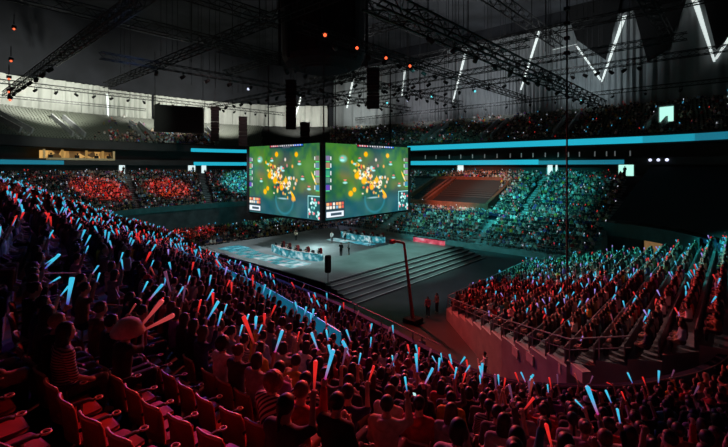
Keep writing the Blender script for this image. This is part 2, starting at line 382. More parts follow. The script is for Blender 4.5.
def lstrip(px0, y0, px1, y1, w0, w1, label):
    i0 = at_idx_px(px0, WD-1.2, 33); p0 = pt(i0, WD-1.3, 0)
    Y = proj(*p0)[2]; z0 = H-(y0-HY)/F*Y
    i1 = at_idx_px(px1, WD-1.2, 40); p1 = pt(i1, WD-1.3, 0); Y1 = proj(*p1)[2]; z1 = H-(y1-HY)/F*Y1
    p0.z = z0; p1.z = z1
    # exact columns along the wall tangent
    def fix(p, i, px):
        t = Vector((*Tn[i], 0)); a = p-t*3; b = p+t*3; qa, qb = proj(*a)[0], proj(*b)[0]; return a.lerp(b, (px-qa)/(qb-qa))
    p0 = fix(p0, i0, px0); p1 = fix(p1, i1, px1); t = Vector((*Tn[i0], 0))
    n = Vector((*NRM[i0], 0)); mb = MB(); vs = []
    for p, ww in ((p0, w0*.8), (p1, w1*.7)):
        for a in (-1, 1):
            for b in (-1, 1): vs.append(p+t*a*ww/2+n*b*0.08)
    mb.add(vs, [(0, 1, 3, 2), (4, 6, 7, 5), (0, 4, 5, 1), (2, 3, 7, 6), (0, 2, 6, 4), (1, 5, 7, 3)])
    o = mb.build('light_strip', M_STRIP); return tag(o, label, 'light', 'light strips between the drapes')
lstrip(602, 82, 625, 16, 0.35, 1.1, 'tapered white strip, right leg of the left V of light')
lstrip(601, 80, 577, 46, 0.5, 0.6, 'short white strip, left leg of the left V of light')
lstrip(715, 62, 693, -6, 0.4, 1.4, 'tapered white strip, left leg of the V at right edge')
lstrip(716, 60, 731, 38, 0.5, 0.9, 'short white strip, right leg of the V at right edge')
lstrip(453, 102, 468, 44, 0.4, 1.0, 'leaning white light strip above the right screen end')
lstrip(521, 90, 540, 30, 0.4, 0.9, 'broken leaning white strip left of the black mast')
lstrip(402, 96, 405, 70, 0.4, 0.8, 'short white strip right of the hanging oval speaker')
lstrip(347, 108, 353, 80, 0.5, 0.8, 'short dim white strip left of the hanging oval speaker')
lstrip(295, 117, 301, 97, 0.6, 0.9, 'short white strip behind the curved speaker hang')
lstrip(108, 120, 107, 94, 0.5, 0.6, 'thin upright bright strip among left white drapes')
lstrip(553, 50, 577, 44, 0.4, 0.5, 'thin nearly level white strip by top of mast')

def tri_drape(pts, label):
    vs = []
    for px, py in pts:
        i = at_idx_px(px, WD-1.0, 38); p = pt(i, WD-1.05, 38); t = Vector((*Tn[i], 0)); a = p-t*3; b = p+t*3; qa, qb = proj(*a)[0], proj(*b)[0]; p = a.lerp(b, (px-qa)/(qb-qa))
        p.z = H-(py-HY)/F*proj(*p)[2]; vs.append(p)
    n = Vector((*NRM[i], 0))*.04; k = len(vs); mb = MB(); mb.add([v+n for v in vs]+[v-n for v in vs], [tuple(range(k)), tuple(range(2*k-1, k-1, -1))]+[(a, (a+1) % k, k+(a+1) % k, k+a) for a in range(k)])
    tag(mb.build('black_drape', mat('black_velvet', (.005, .005, .006), .95)), label, 'curtain')
tri_drape([(629, -8), (690, -8), (668, 50), (648, 62)], 'black pointed drape hanging between the two V lights')
tri_drape([(577, 40), (560, -8), (623, -8), (606, 60)], 'black pointed drape filling the left V of light')
tri_drape([(702, -8), (740, -8), (731, 36), (717, 50)], 'black pointed drape filling V light at right edge')
# ------------------------------------------------------------------ rigging
def truss(p0, p1, size, label, step=None, parts=True):
    p0 = Vector(p0); p1 = Vector(p1); root = empty('lighting_truss', p0, 0, label, 'truss', 'roof trusses'); d = p1-p0; L = d.length; d /= L
    x = d.cross(Vector((0, 0, 1))).normalized(); y = x.cross(d); h = size/2; cs = [(-h, -h), (h, -h), (h, h), (-h, h)]
    for a, b in cs:
        mb = MB(); mb.bar(x*a+y*b, d*L+x*a+y*b, size*0.11); mb.build('chord', M_TRUSS, root)
    mb = MB(); step = step or size*1.1; n = max(2, int(L/step))
    for k in range(n):
        for e in range(4):
            a = cs[e]; b = cs[(e+1) % 4]
            if k % 2: a, b = b, a
            mb.bar(d*(L*k/n)+x*a[0]+y*a[1], d*(L*(k+1)/n)+x*b[0]+y*b[1], size*0.06)
    mb.build('lattice', M_TRUSS, root); return root
def lampmesh():
    a = MB(); a.bar((-0.22, 0, 0), (0.22, 0, 0), 0.08); a.bar((-0.22, 0, 0), (-0.22, 0, -0.45), 0.05); a.bar((0.22, 0, 0), (0.22, 0, -0.45), 0.05)
    b = MB(); b.tube([(0, -0.22, -0.3), (0, -0.05, -0.38), (0, 0.28, -0.58)], [0.13, 0.18, 0.2], 8)
    return a.mesh('yoke', M_TRUSS), b.mesh('lamp_head', M_BLACK, True)
YK, LH = lampmesh(); lensm = {}
def lensmesh(m):
    if m.name not in lensm: b = MB(); b.ball((0, 0.3, -0.59), 0.17); lensm[m.name] = b.mesh('lens', m)
    return lensm[m.name]
def lamps(p0, p1, n, what, lit=None, s=1.6):
    p0 = Vector(p0); p1 = Vector(p1)
    for k in range(n):
        p = p0.lerp(p1, (k+0.5)/n); lt = (lit or {}).get(k)
        o = empty('stage_lamp', p, random.uniform(0, 6.28), 'black moving-head lamp, %s from left on %s' % (ordw(k+1), what), 'lamp', 'stage lamps on the trusses'); o.scale = (s, s, s)
        if lt: o['label'] = '%s glowing lamp, %s from left on %s' % (lt[0], ordw(k+1), what)
        obj('yoke', YK, o); lh_ = obj('lamp_head', LH, o)
        if lt: obj('lens', lensmesh(lt[1]), lh_)
def W(px, py, z):                                    # world point on height z seen at a pixel
    Y = (H-z)*F/(py-HY); X = (px-CX)/F*Y
    return Vector((FW[0]*Y+RT[0]*X, FW[1]*Y+RT[1]*X, z))
M_CYL = mat('cyan_lens', (0.1, 0.3, 0.4), 0.4, emit=(0.15, 0.8, 0.9), es=1.2)
M_WHL = mat('pale_lens', (0.4, 0.4, 0.5), 0.4, emit=(0.7, 0.75, 1.0), es=1.2)
truss((24, 21, 26), (98, 21, 26), 1.5, 'heavy black truss running diagonally over the right side of the arena')
truss((30, 37, 29), (100, 37, 29), 1.0, 'black truss above the hanging screens running to right drapes')
truss((30, 55, 30), (100, 55, 30), 1.0, 'black truss crossing roof behind the black pod')
truss((20, 72, 30), (100, 72, 30), 1.0, 'farthest black truss near white drapes')
truss((88, 0, 32), (88, 95, 32), 1.0, 'black truss crossing in front of the two V lights')
truss((96, -2, 28.2), (96, 90, 28.2), 0.7, 'thin black drape-line truss along right upper deck')
truss((70, 5, 30.5), (70, 100, 30.5), 0.9, 'black lamp truss over the right far stand')
truss((54, 20, 29), (54, 104, 29), 0.9, 'black truss over the far end of the stage')
truss((30, 28, 31), (30, 104, 31), 1.1, 'black truss over the front edge of the stage')
truss((14, 40, 28), (14, 112, 28), 0.9, 'black truss over the left crowd')
truss((8, 99, 28.5), (75, 99, 28.5), 0.7, 'long thin black truss in front of left white drapes')
truss((0, 108, 27), (40, 108, 27), 0.5, 'thin truss low across left white drapes')
truss((40, 10, 38), (100, 10, 38), 1.6, 'high dark girder truss at top right')
truss((45, 30, 41), (99, 30, 41), 1.8, 'wide high girder truss crossing toward right V lights')
truss((76, 0, 37), (76, 90, 37), 1.2, 'high cross truss behind the lamp truss')
truss((50, 50, 42), (99, 50, 42), 1.8, 'high girder truss left of leaning strips')
truss((10, 66, 41), (97, 66, 41), 1.8, 'high girder over the middle of the roof')
truss((10, 84, 40), (93, 84, 40), 1.8, 'high girder near left drapes')
truss((22, 50, 36), (22, 112, 36), 1.4, 'high cross truss at upper left')
truss((62, 40, 40), (62, 110, 40), 1.4, 'high cross truss behind the black pod')
lamps((87.9, 12, 31.3), (87.9, 34, 31.3), 10, 'truss before the V lights')
lamps((87.9, 36, 31.3), (87.9, 80, 31.3), 12, 'far stretch of truss before V lights', {2: ('cyan', M_CYL), 5: ('cyan', M_CYL), 7: ('pale', M_WHL), 9: ('cyan', M_CYL)}, 1.6)
lamps((95.9, 5, 27.7), (95.9, 60, 27.7), 10, 'thin right drape-line truss', {3: ('cyan', M_CYL)}, 1.2)
lamps((69.9, 40, 30), (69.9, 92, 30), 14, 'lamp truss over right far stand', None, 1.6)
lamps((53.9, 58, 28.5), (53.9, 100, 28.5), 12, 'truss over far end of stage', None, 1.6)
lamps((34, 37, 28.4), (60, 37, 28.4), 8, 'truss above the screens', None, 1.4)
lamps((40, 55, 29.4), (98, 55, 29.4), 14, 'truss behind the pod', None, 1.6)
lamps((12, 99, 28.1), (70, 99, 28.1), 18, 'long thin truss before left drapes', None, 1.3)
lamps((26, 72, 29.4), (98, 72, 29.4), 16, 'farthest truss', {4: ('pale', M_WHL)}, 1.6)
lamps((30, 21, 25.2), (94, 21, 25.2), 14, 'heavy diagonal truss', None, 1.3)
lamps((14, 70, 27.4), (14, 108, 27.4), 8, 'truss over left crowd', None, 1.5)
# hoist cables: many thin verticals between trusses and roof
mb = MB()
for k in range(90):
    x = random.uniform(25, 98); y = random.choice((21, 37, 55, 72, 84, 66)); mb.bar((x, y, 30), (x, y, 49.9), 0.06)
for k in range(50):
    y = random.uniform(5, 95); x = random.choice((30, 54, 70, 88)); mb.bar((x, y, 31), (x, y, 49.9), 0.06)
tag(mb.build('hoist_chains', M_BLACK), 'many thin black hoist chains hanging between roof and trusses', 'chain', None, 'stuff')
# black equipment pod high over the stage
root = empty('equipment_pod', (42, 46, 27.6), PI/4*0, 'large round black equipment pod hung high above the video screens', 'rigging')
mb = MB(); mb.tube([(0, 0, 0), (0, 0, 0.6), (0, 0, 1.4), (0, 0, 11)], [4.2, 5.6, 6.0, 6.4], 28); mb.build('pod_body', M_BLACK, root, False)
mb = MB(); mb.tube([(0, 0, -0.25), (0, 0, 0.0)], [3.4, 3.6], 28); mb.build('lower_ring', M_TRUSS, root)
for k in range(8):
    a = k*PI/4; mb = MB(); mb.bar((6.5*math.cos(a), 6.5*math.sin(a), 0.5), (6.5*math.cos(a), 6.5*math.sin(a), 11), 0.3); mb.build('post', M_BLACK, root)
for k, (px, py, z) in enumerate([(325, 35, 29), (357, 48, 28.5), (386, 58, 28.5), (410, 66, 28.5), (14, 29, 27), (11, 61, 26.5), (9, 79, 26), (9, 92, 25.5), (10, 100, 25)]):
    if k == 0: p = W(px, py, 26.3)
    elif k < 4: p = W(px, py, 27.5-0.3*k)
    else: p = Vector((0, 0, 0)); Y = 34; X = (px-CX)/F*Y; p = Vector((FW[0]*Y+RT[0]*X, FW[1]*Y+RT[1]*X, H-(py-HY)/F*Y))
    mb = MB(); mb.ball((0, 0, 0), 0.18 if k < 4 else 0.085); r = empty('warning_lamp', p, 0, ['small red lamp glowing on the black pod', 'red lamp on rig just right of the black pod', 'red lamp on rig, second right of the pod', 'red lamp on rig, third right of the pod'][k] if k < 4 else '%s red lamp from top in left edge column' % ordw(k-3), 'lamp', 'red roof lamps')
    mb.build('bulb', M_REDLED, r); mb = MB(); mb.box((0, 0, 0.3 if k < 4 else 0.17), (0.5, 0.5, 0.3) if k < 4 else (0.3, 0.3, 0.2)); mb.build('housing', M_BLACK, r)
    mb = MB(); mb.bar((0, 0, 0.4), (0, 0, 4 if k < 4 else 1.2), 0.06); mb.build('hanger', M_BLACK, r)
# hanging line arrays
def line_array(px, ytop, ybot, Y, n, curve, wid, label):
    X = (px-CX)/F*Y; base = Vector((FW[0]*Y+RT[0]*X, FW[1]*Y+RT[1]*X, H-(ytop-HY)/F*Y)); L = (ybot-ytop)/F*Y
    aim = math.atan2(-base.y, -base.x)
    root = empty('line_array', base, aim, label, 'loudspeaker', 'hung loudspeaker arrays')
    a = 0.0; p = Vector((0, 0, 0)); h = L/n
    for k in range(n):
        a = curve*(k/n)**2; R = Matrix.Rotation(a, 3, 'Y')
        p2 = p+R @ Vector((0, 0, -h)); mb = MB(); c = (p+p2)/2
        vs = [c+R @ Vector((sx*(0.45 if sx < 0 else 0.45), sy*wid/2*(0.75 if sx < 0 else 1), sz*h*0.46)) for sx in (-1, 1) for sy in (-1, 1) for sz in (-1, 1)]
        mb.add(vs, [(0, 1, 3, 2), (4, 6, 7, 5), (0, 4, 5, 1), (2, 3, 7, 6), (0, 2, 6, 4), (1, 5, 7, 3)]); mb.build('speaker_cabinet', M_BLACK, root); p = p2
    mb = MB(); mb.box((0, 0, 0.15), (1.1, wid, 0.18)); mb.bar((0.3, 0, 0.2), (0.3, 0, 10), 0.06); mb.bar((-0.3, 0, 0.2), (-0.3, 0, 10), 0.06); mb.build('flying_frame', M_BLACK, root)
line_array(291, 82, 130, 60, 14, 1.0, 1.5, 'long curved black speaker array hanging left above the screens')
line_array(373, 70, 108, 56, 12, 0.5, 1.7, 'straight black speaker array hanging above right screen')
line_array(215, 108, 141, 78, 12, 0.7, 1.5, 'curved black speaker array just right of the black screen')
line_array(243, 118, 146, 80, 8, 0.15, 1.6, 'short straight black speaker array above left ribbon boards')
line_array(305, 124, 143, 60, 6, 0.1, 1.4, 'small black speaker array just above screen corner')
# black hanging screen, left
Y = 92.0
def PW(px, py, Y):
    X = (px-CX)/F*Y; return Vector((FW[0]*Y+RT[0]*X, FW[1]*Y+RT[1]*X, H-(py-HY)/F*Y))
a, b = PW(155, 105, 92), PW(203, 108, 92); c, d_ = PW(155, 131, 92), PW(203, 133, 92)
root = empty('projection_screen', (a+b)/2, 0, 'black blank rectangular screen hanging before left white drapes', 'screen')
n = (b-a).cross(Vector((0, 0, 1))).normalized()*0.15; mb = MB(); O = (a+b)/2
mb.add([q-O+n*s_ for s_ in (-1, 1) for q in (a, b, d_, c)], [(0, 1, 2, 3), (7, 6, 5, 4), (0, 4, 5, 1), (1, 5, 6, 2), (2, 6, 7, 3), (3, 7, 4, 0)]); mb.build('screen_panel', M_SCREENOFF, root)
mb = MB()
for q0, q1 in ((a, b), (b, d_), (d_, c), (c, a)): mb.bar(q0-O, q1-O, 0.35)
mb.build('frame', M_TRUSS, root)
for q in (a, b): mb = MB(); mb.bar(q-O, q-O+Vector((0, 0, 12)), 0.08); mb.build('hanging_cable', M_BLACK, root)

# ------------------------------------------------------------------ video cube
def picture(Wd=192, Hd=112):
    r = np.random.default_rng(5); im = np.zeros((Hd, Wd, 3))
    yy, xx = np.mgrid[0:Hd, 0:Wd]; x = xx/Wd; y = yy/Hd                      # y down
    def noise(f):
        g = r.random((f+2, f*2+2)); gy = y*f; gx = x*f*2; iy = gy.astype(int); ix = gx.astype(int); fy = gy-iy; fx = gx-ix
        fy = fy*fy*(3-2*fy); fx = fx*fx*(3-2*fx)
        return (g[iy, ix]*(1-fy)*(1-fx)+g[iy+1, ix]*fy*(1-fx)+g[iy, ix+1]*(1-fy)*fx+g[iy+1, ix+1]*fy*fx)
    n = 0.5*noise(3)+0.3*noise(7)+0.2*noise(16)
    g = np.clip((n-0.3)/0.4, 0, 1)[..., None]
    im[:] = np.array([0.02, 0.10, 0.10])*(1-g)+np.array([0.10, 0.24, 0.06])*g
    br = np.clip((noise(5)-0.45)*3, 0, 1)[..., None]*np.clip(1-abs(y-0.42)*2.4, 0, 1)[..., None]
    im[:] = im*(1-0.65*br)+np.array([0.26, 0.20, 0.12])*0.65*br
    lo = np.clip((y-0.66+0.1*(noise(4)-0.5))*7, 0, 1)[..., None]
    im[:] = im*(1-0.8*lo)+(np.array([0.02, 0.11, 0.14])+0.05*noise(9)[..., None])*0.8*lo
    rv = np.clip(1-abs(y-0.35-0.3*x+0.08*np.sin(x*9))*9, 0, 1)[..., None]*np.clip((0.45-x)*4, 0, 1)[..., None]
    im[:] = im*(1-0.5*rv)+np.array([0.03, 0.17, 0.19])*0.5*rv
    def blob(cx, cy, rx, ry, c, a=1.0, hard=2.0, rot=0):
        dx = x-cx; dy = (y-cy); ca, sa = math.cos(rot), math.sin(rot); ex = (dx*ca+dy*sa)/rx; ey = (-dx*sa+dy*ca)/ry
        m = np.clip(hard*(1-np.sqrt(ex*ex+ey*ey)), 0, 1)[..., None]*a; im[:] = im*(1-m)+np.array(c)*m
    # loose crowd of glowing effects
    for (cx, cy) in [(.12, .2), (.45, .15), (.72, .16), (.55, .5), (.62, .55), (.32, .36), (.38, .48), (.7, .38), (.3, .68), (.25, .62), (.85, .3)]:
        blob(cx, cy, 0.09, 0.13, (0.16, 0.30, 0.10), 0.5, 1.2)
    for k in range(70):
        t = r.random(); cx = 0.30+0.30*t+r.normal(0, 0.05); cy = 0.26+0.36*t+r.normal(0, 0.07)
        c = [(0.95, 0.55, 0.12), (0.9, 0.85, 0.7), (0.8, 0.25, 0.15), (0.9, 0.75, 0.3), (0.5, 0.8, 0.75)][r.integers(5)]
        blob(cx, cy, 0.008+0.016*r.random(), 0.014+0.026*r.random(), c, 0.85, 2.5); blob(cx+.012*r.normal(), cy+.02*r.normal(), .008, .014, (.05, .06, .07), .8, 3)
    for k in range(14):
        blob(0.60+r.normal(0, 0.06), 0.45+r.normal(0, 0.12), 0.015, 0.03, [(0.9, 0.8, 0.7), (0.9, 0.5, 0.2), (0.6, 0.3, 0.3)][r.integers(3)], 0.8)
    for cx, cy, s in [(.43, .13, .028), (.70, .14, .026), (.33, .43, .035), (.41, .50, .04), (.56, .50, .03), (.5, .60, .03), (.26, .67, .03), (.3, .62, .025)]:
        blob(cx, cy, s, s*1.6, (1.0, 0.55, 0.06), 0.9)
    blob(.655, .70, .018, .085, (1.0, 0.6, 0.1), 0.95, 2, -0.45); blob(.66, .74, .03, .05, (1.0, 0.5, 0.05), 0.8)
    blob(.92, .46, .012, .11, (1.0, 0.75, 0.25), 0.9, 2, -0.35); blob(.18, .2, .05, .06, (0.4, 0.85, 0.8), 0.5)
    for cx, cy in [(.17, .22), (.36, .22), (.52, .36), (.74, .27), (.78, .47), (.2, .52), (.86, .6)]:
        blob(cx, cy, .03, .018, (0.55, 0.9, 0.85), 0.8); blob(cx, cy-.035, .02, .008, (0.9, 0.3, 0.3), 0.9, 4)
    # arc on the lower plain
    dd = np.sqrt(((x-.54)/.12)**2+((y-.76)/.2)**2); ring = np.clip(1-abs(dd-1)*7, 0, 1)[..., None]*(y > .72)[..., None]; im[:] = im*(1-.3*ring)+np.array([.12, .45, .55])*.3*ring
    blob(.52, .75, .09, .012, (0.6, 0.8, 0.8), .7)
    def rect(x0, y0, x1, y1, c):
        im[int(y0*Hd):int(y1*Hd), int(x0*Wd):int(x1*Wd)] = c
    # top score strip
    rect(.33, 0, .80, .05, (0.02, 0.04, 0.06)); rect(.34, .01, .45, .035, (0.5, 0.06, 0.08)); rect(.67, .01, .79, .035, (0.08, 0.22, 0.6)); rect(.52, .0, .62, .06, (0.10, 0.12, 0.14))
    for k in range(14): rect(.36+.03*k, .012, .372+.03*k, .03, (0.7, 0.7, 0.65))
    # side portrait columns
    for k in range(5):
        for xx_ in (.012, .945):
            y0 = .17+.095*k; rect(xx_, y0, xx_+.04, y0+.07, (0.10+0.3*r.random(), 0.12+0.25*r.random(), 0.16+0.25*r.random())); rect(xx_, y0+.072, xx_+.04, y0+.08, (0.2, 0.8, 0.3))
            rect(xx_+.045 if xx_ < .5 else xx_-.014, y0+.01, xx_+.055 if xx_ < .5 else xx_-.004, y0+.06, (0.7, 0.75, 0.7))
    # bottom left panel
    rect(.01, .76, .20, .99, (0.05, 0.09, 0.10))
    for a in range(2):
        for k in range(6): rect(.02+.03*k, .78+.05*a, .042+.03*k, .815+.05*a, [(0.8, 0.5, 0.3), (0.6, 0.2, 0.15), (0.8, 0.8, 0.7), (0.3, 0.5, 0.6)][r.integers(4)])
    rect(.02, .90, .19, .965, (0.75, 0.82, 0.82)); rect(.06, .915, .17, .95, (0.08, 0.12, 0.14))
    # minimap
    rect(.855, .70, .995, .99, (0.03, 0.12, 0.12))
    for k in range(34):
        cx = .86+.13*r.random(); cy = .72+.25*r.random(); blob(cx, cy, .012, .02, [(0.8, 0.95, 0.9), (0.5, 0.9, 0.8), (0.05, 0.2, 0.2), (0.9, 0.3, 0.3)][r.integers(4)], 0.9, 3)
    rect(.85, .695, .857, .99, (0.5, 0.85, 0.8)); rect(.85, .69, .995, .70, (0.5, 0.85, 0.8))
    im = np.clip(im, 0, 1); lum = im.mean(-1, keepdims=True); im = np.clip(lum+(im-lum)*1.22, 0, 1); return im**1.3*1.22*np.array([1.0, .95, 1.05])
PIC = picture()
M_VID = attr_mat('video_picture', 1.15, sampled=True)
def screen_face(parent, O, ux, uz, name='screen', label=None):
    Hd, Wd, _ = PIC.shape; vs = []; cols = []
    for r in range(Hd):
        for c in range(Wd):
            p = O+ux*(c/(Wd-1))+uz*(1-r/(Hd-1)); vs.append(p); cols.append((*PIC[r, c], 1))
    me = bpy.data.meshes.new(name); me.from_pydata([tuple(v) for v in vs], [], [(r*Wd+c, (r+1)*Wd+c, (r+1)*Wd+c+1, r*Wd+c+1) for r in range(Hd-1) for c in range(Wd-1)])
    at = me.color_attributes.new('Col', 'FLOAT_COLOR', 'POINT'); at.data.foreach_set('color', np.array(cols, 'f').ravel()); me.materials.append(M_VID)
    o = obj(name, me, parent)
    if label: o['label'] = label
    return o
cu0, cu1, cv0, cv1, cz0, cz1 = 33.95, 51.6, 37.3, 53.3, 6.5, 15.95
root = empty('video_cube', (33.95, 37.3, 6.5), 0, 'four-sided hanging video cube showing a bright green game over the stage', 'screen')
du, dv, dz = cu1-cu0, cv1-cv0, cz1-cz0; g = 0.35; e = 0.06
screen_face(root, Vector((-e, dv-0.1, 0)), Vector((0, -(dv-0.1-g), 0)), Vector((0, 0, dz)), label='left video face with green battle picture')
screen_face(root, Vector((g, -e, 0)), Vector((du-g-0.1, 0, 0)), Vector((0, 0, dz)), label='right video face with green battle picture')
screen_face(root, Vector((du+e, g, 0)), Vector((0, dv-2*g, 0)), Vector((0, 0, dz)))
screen_face(root, Vector((du-g, dv+e, 0)), Vector((-(du-2*g), 0, 0)), Vector((0, 0, dz)))
mb = MB(); mb.box((du/2, dv/2, dz/2), (du, dv, dz)); mb.box((du/2, dv/2, -0.15), (du*0.97, dv*0.97, 0.3)); mb.build('housing', M_BLACK, root)
for x_, y_ in ((0, 0), (du, 0), (0, dv), (du, dv)):
    mb = MB(); mb.box((x_+(0.02 if x_ == 0 else -.02), y_+(.02 if y_ == 0 else -.02), dz/2-0.1), (0.5, 0.5, dz+0.3)); mb.build('corner_post', M_BLACK, root)
for x_, y_ in ((2, 2), (du-2, 2), (2, dv-2), (du-2, dv-2)):
    mb = MB(); mb.bar((x_, y_, dz), (x_, y_, dz+12), 0.12); mb.build('hoist_cable', M_BLACK, root)

# ------------------------------------------------------------------ stage
SX0, SX1, SY0, SY1, SZ = 28.6, 54.5, 31.0, 58.6, 1.3
M_STAGE = mat('stage_deck_grey', (0.20, 0.215, 0.22), 0.55, noise=0.25, nscale=0.35)
root = empty('stage', (SX0, SY0, 0), 0, 'square grey stage with black skirt and side steps under the video cube', 'stage')
mb = MB(); mb.box(((SX1-SX0)/2, (SY1-SY0)/2, SZ-0.05), (SX1-SX0, SY1-SY0, 0.1)); mb.build('deck', M_STAGE, root)
mb = MB(); mb.box(((SX1-SX0)/2, (SY1-SY0)/2, (SZ-0.1)/2), (SX1-SX0-0.1, SY1-SY0-0.1, SZ-0.1)); mb.build('skirt', M_BLACK, root)
M_STEP = mat('step_grey', (0.12, 0.125, 0.13), 0.6, noise=0.2, nscale=0.8); M_NOSE = mat('step_nosing', (0.5, 0.5, 0.5), 0.5)
for k in range(5):
    zt = SZ-0.24*(k+1)+0.02; y0 = -0.85*k; mb = MB(); mb.box(((SX1-SX0)/2+0.6, y0-0.425, zt/2), (SX1-SX0+1.2, 0.85, zt)); mb.cur = 1
    mb.box(((SX1-SX0)/2+0.6, y0-0.83, zt+0.012), (SX1-SX0+1.2, 0.14, 0.02)); mb.build('step', [M_STEP, M_NOSE], root)
mb = MB(); mb.bar((0.02, 0.03, SZ+0.01), (SX1-SX0, 0.03, SZ+0.01), 0.06, 0.02); mb.build('edge_strip', M_NOSE, root)
# LED floor pieces on deck
def led_mat(name, c1, c2, c3, sc_, es):
    m = bpy.data.materials.new(name); m.use_nodes = True; nt = m.node_tree; b = nt.nodes['Principled BSDF']
    tc = nt.nodes.new('ShaderNodeTexCoord'); n = nt.nodes.new('ShaderNodeTexNoise'); n.inputs['Scale'].default_value = sc_; n.inputs['Detail'].default_value = 3
    r = nt.nodes.new('ShaderNodeValToRGB'); cr = r.color_ramp; cr.elements[0].position = 0.36; cr.elements[0].color = (*c1, 1); cr.elements[1].position = 0.68; cr.elements[1].color = (*c3, 1)
    e_ = cr.elements.new(0.52); e_.color = (*c2, 1)
    nt.links.new(tc.outputs['Object'], n.inputs['Vector']); nt.links.new(n.outputs['Fac'], r.inputs['Fac']); nt.links.new(r.outputs['Color'], b.inputs['Emission Color'])
    b.inputs['Emission Strength'].default_value = es; b.inputs['Base Color'].default_value = (0.03, 0.03, 0.03, 1); b.inputs['Roughness'].default_value = 0.25
    MATS[name] = m; return m
M_LEDF = led_mat('led_floor_cyan_pink', (0.02, 0.10, 0.12), (0.04, 0.42, 0.5), (0.6, 0.28, 0.32), 0.8, 0.6)
M_LEDW = led_mat('led_floor_white', (0.03, 0.16, 0.18), (0.3, 0.6, 0.65), (0.9, 0.8, 0.85), 0.7, 0.75)
M_LEDC = led_mat('led_floor_cyan', (0.01, 0.10, 0.15), (0.03, 0.36, 0.48), (0.3, 0.75, 0.9), 0.9, 0.65)
M_LEDR = led_mat('led_red_pink', (0.35, 0.02, 0.05), (0.8, 0.12, 0.18), (0.75, 0.5, 0.6), 0.8, 0.8)
def led_tile(x0, x1, y0, y1, m, label):
    mb = MB(); mb.box((0, 0, 0.012), (x1-x0, y1-y0, 0.024)); o = mb.build('led_floor_tile', m); o.location = ((x0+x1)/2, (y0+y1)/2, SZ); tag(o, label, 'floor screen', 'glowing floor tiles on the stage')
LT = [(30.0, 33.0, 38.3, 41.0, M_LEDW, 'pale glowing floor tile before near desk, nearest stage corner'), (29.9, 32.9, 41.1, 43.6, M_LEDF, 'pink and cyan floor tile second from stage corner'),
      (30.1, 32.8, 43.7, 46.2, M_LEDW, 'pale glowing floor tile third from stage corner'), (29.7, 32.6, 46.3, 49.0, M_LEDF, 'cyan and pink floor tile at far end of near desk'),
      (29.9, 33.2, 49.1, 52.0, M_LEDF, 'mixed cyan floor tile beyond near desk end'), (30.2, 33.6, 52.1, 55.6, M_LEDC, 'cyan floor tile near left corner of stage'), (46.2, 48.0, 40.6, 44.6, M_LEDC, 'cyan floor tile before right half of far desk'), (45.5, 47.6, 44.8, 49.2, M_LEDW, 'pale blue floor tile before left half of far desk')]
for t in LT: led_tile(*t)
mb = MB(); mb.box((0, 0, 0.35), (0.25, 5.6, 0.7)); mb.cur = 1; mb.box((0, 0, 0.72), (0.35, 5.7, 0.05)); o = mb.build('led_panel', [M_LEDR, M_BLACK]); o.location = (53.9, 35.2, SZ); tag(o, 'low red and pink glowing wall at far right edge of stage', 'screen')

# ------------------------------------------------------------------ people (SDF + surface nets)
def capsule(P, a, b, ra, rb):
    a = np.array(a, float); b = np.array(b, float); d = b-a; t = np.clip(((P-a) @ d)/max(d @ d, 1e-9), 0, 1)
    return np.linalg.norm(P-(a+t[..., None]*d), axis=-1)-(ra+(rb-ra)*t)
def ellipsoid(P, c, r):
    q = (P-np.array(c))/np.array(r); k = np.linalg.norm(q, axis=-1); return (k-1)*min(r)
def smin(a, b, k):
    h = np.clip(0.5+0.5*(b-a)/k, 0, 1); return b+(a-b)*h-k*h*(1-h)
def surfnets(fn, lo, hi, h):
    lo = np.array(lo); n = np.ceil((np.array(hi)-lo)/h).astype(int)+1
    g = np.stack(np.meshgrid(*[lo[k]+h*np.arange(n[k]) for k in range(3)], indexing='ij'), -1); V = fn(g); ins = V < 0
    nx, ny, nz = n; c8 = [(i, j, k) for i in (0, 1) for j in (0, 1) for k in (0, 1)]
    cnt = sum(ins[i:nx-1+i, j:ny-1+j, k:nz-1+k].astype(int) for i, j, k in c8); act = (cnt > 0) & (cnt < 8)
    ids = -np.ones(act.shape, int); A = np.argwhere(act); ids[act] = np.arange(len(A)); acc = np.zeros((len(A), 3)); num = np.zeros(len(A))
    for p in c8:
        for ax in range(3):
            if p[ax] == 1: continue
            q = list(p); q[ax] = 1
            va = V[A[:, 0]+p[0], A[:, 1]+p[1], A[:, 2]+p[2]]; vb = V[A[:, 0]+q[0], A[:, 1]+q[1], A[:, 2]+q[2]]; m = (va < 0) != (vb < 0)
            t = np.where(m, va/np.where(m, va-vb, 1), 0); pos = np.tile(np.array(p, float), (len(A), 1)); pos[:, ax] += t; acc += pos*m[:, None]; num += m
    verts = lo+(A+acc/num[:, None])*h; faces = []
    for ax in range(3):
        sl0 = [slice(None)]*3; sl1 = [slice(None)]*3; sl0[ax] = slice(0, -1); sl1[ax] = slice(1, None); s0 = ins[tuple(sl0)]; s1 = ins[tuple(sl1)]
        E = np.argwhere(s0 != s1); u, v = (ax+1) % 3, (ax+2) % 3
        E = E[(E[:, u] > 0) & (E[:, v] > 0) & (E[:, u] < n[u]-1) & (E[:, v] < n[v]-1)]
        def cid(du_, dv_):
            q = E.copy(); q[:, u] -= du_; q[:, v] -= dv_; return ids[q[:, 0], q[:, 1], q[:, 2]]
        Q = np.stack([cid(1, 1), cid(0, 1), cid(0, 0), cid(1, 0)], 1); fl = ~s0[E[:, 0], E[:, 1], E[:, 2]]; Q[fl] = Q[fl][:, ::-1]; faces.append(Q)
    return verts, np.vstack(faces)
def tomesh(name, verts, faces, mats, extra=None):
    mb = MB(); mb.v = [tuple(v) for v in verts]; mb.f = [tuple(f) for f in faces]; mb.mi = [0]*len(mb.f)
    if extra: extra(mb)
    return mb.mesh(name, mats, True)
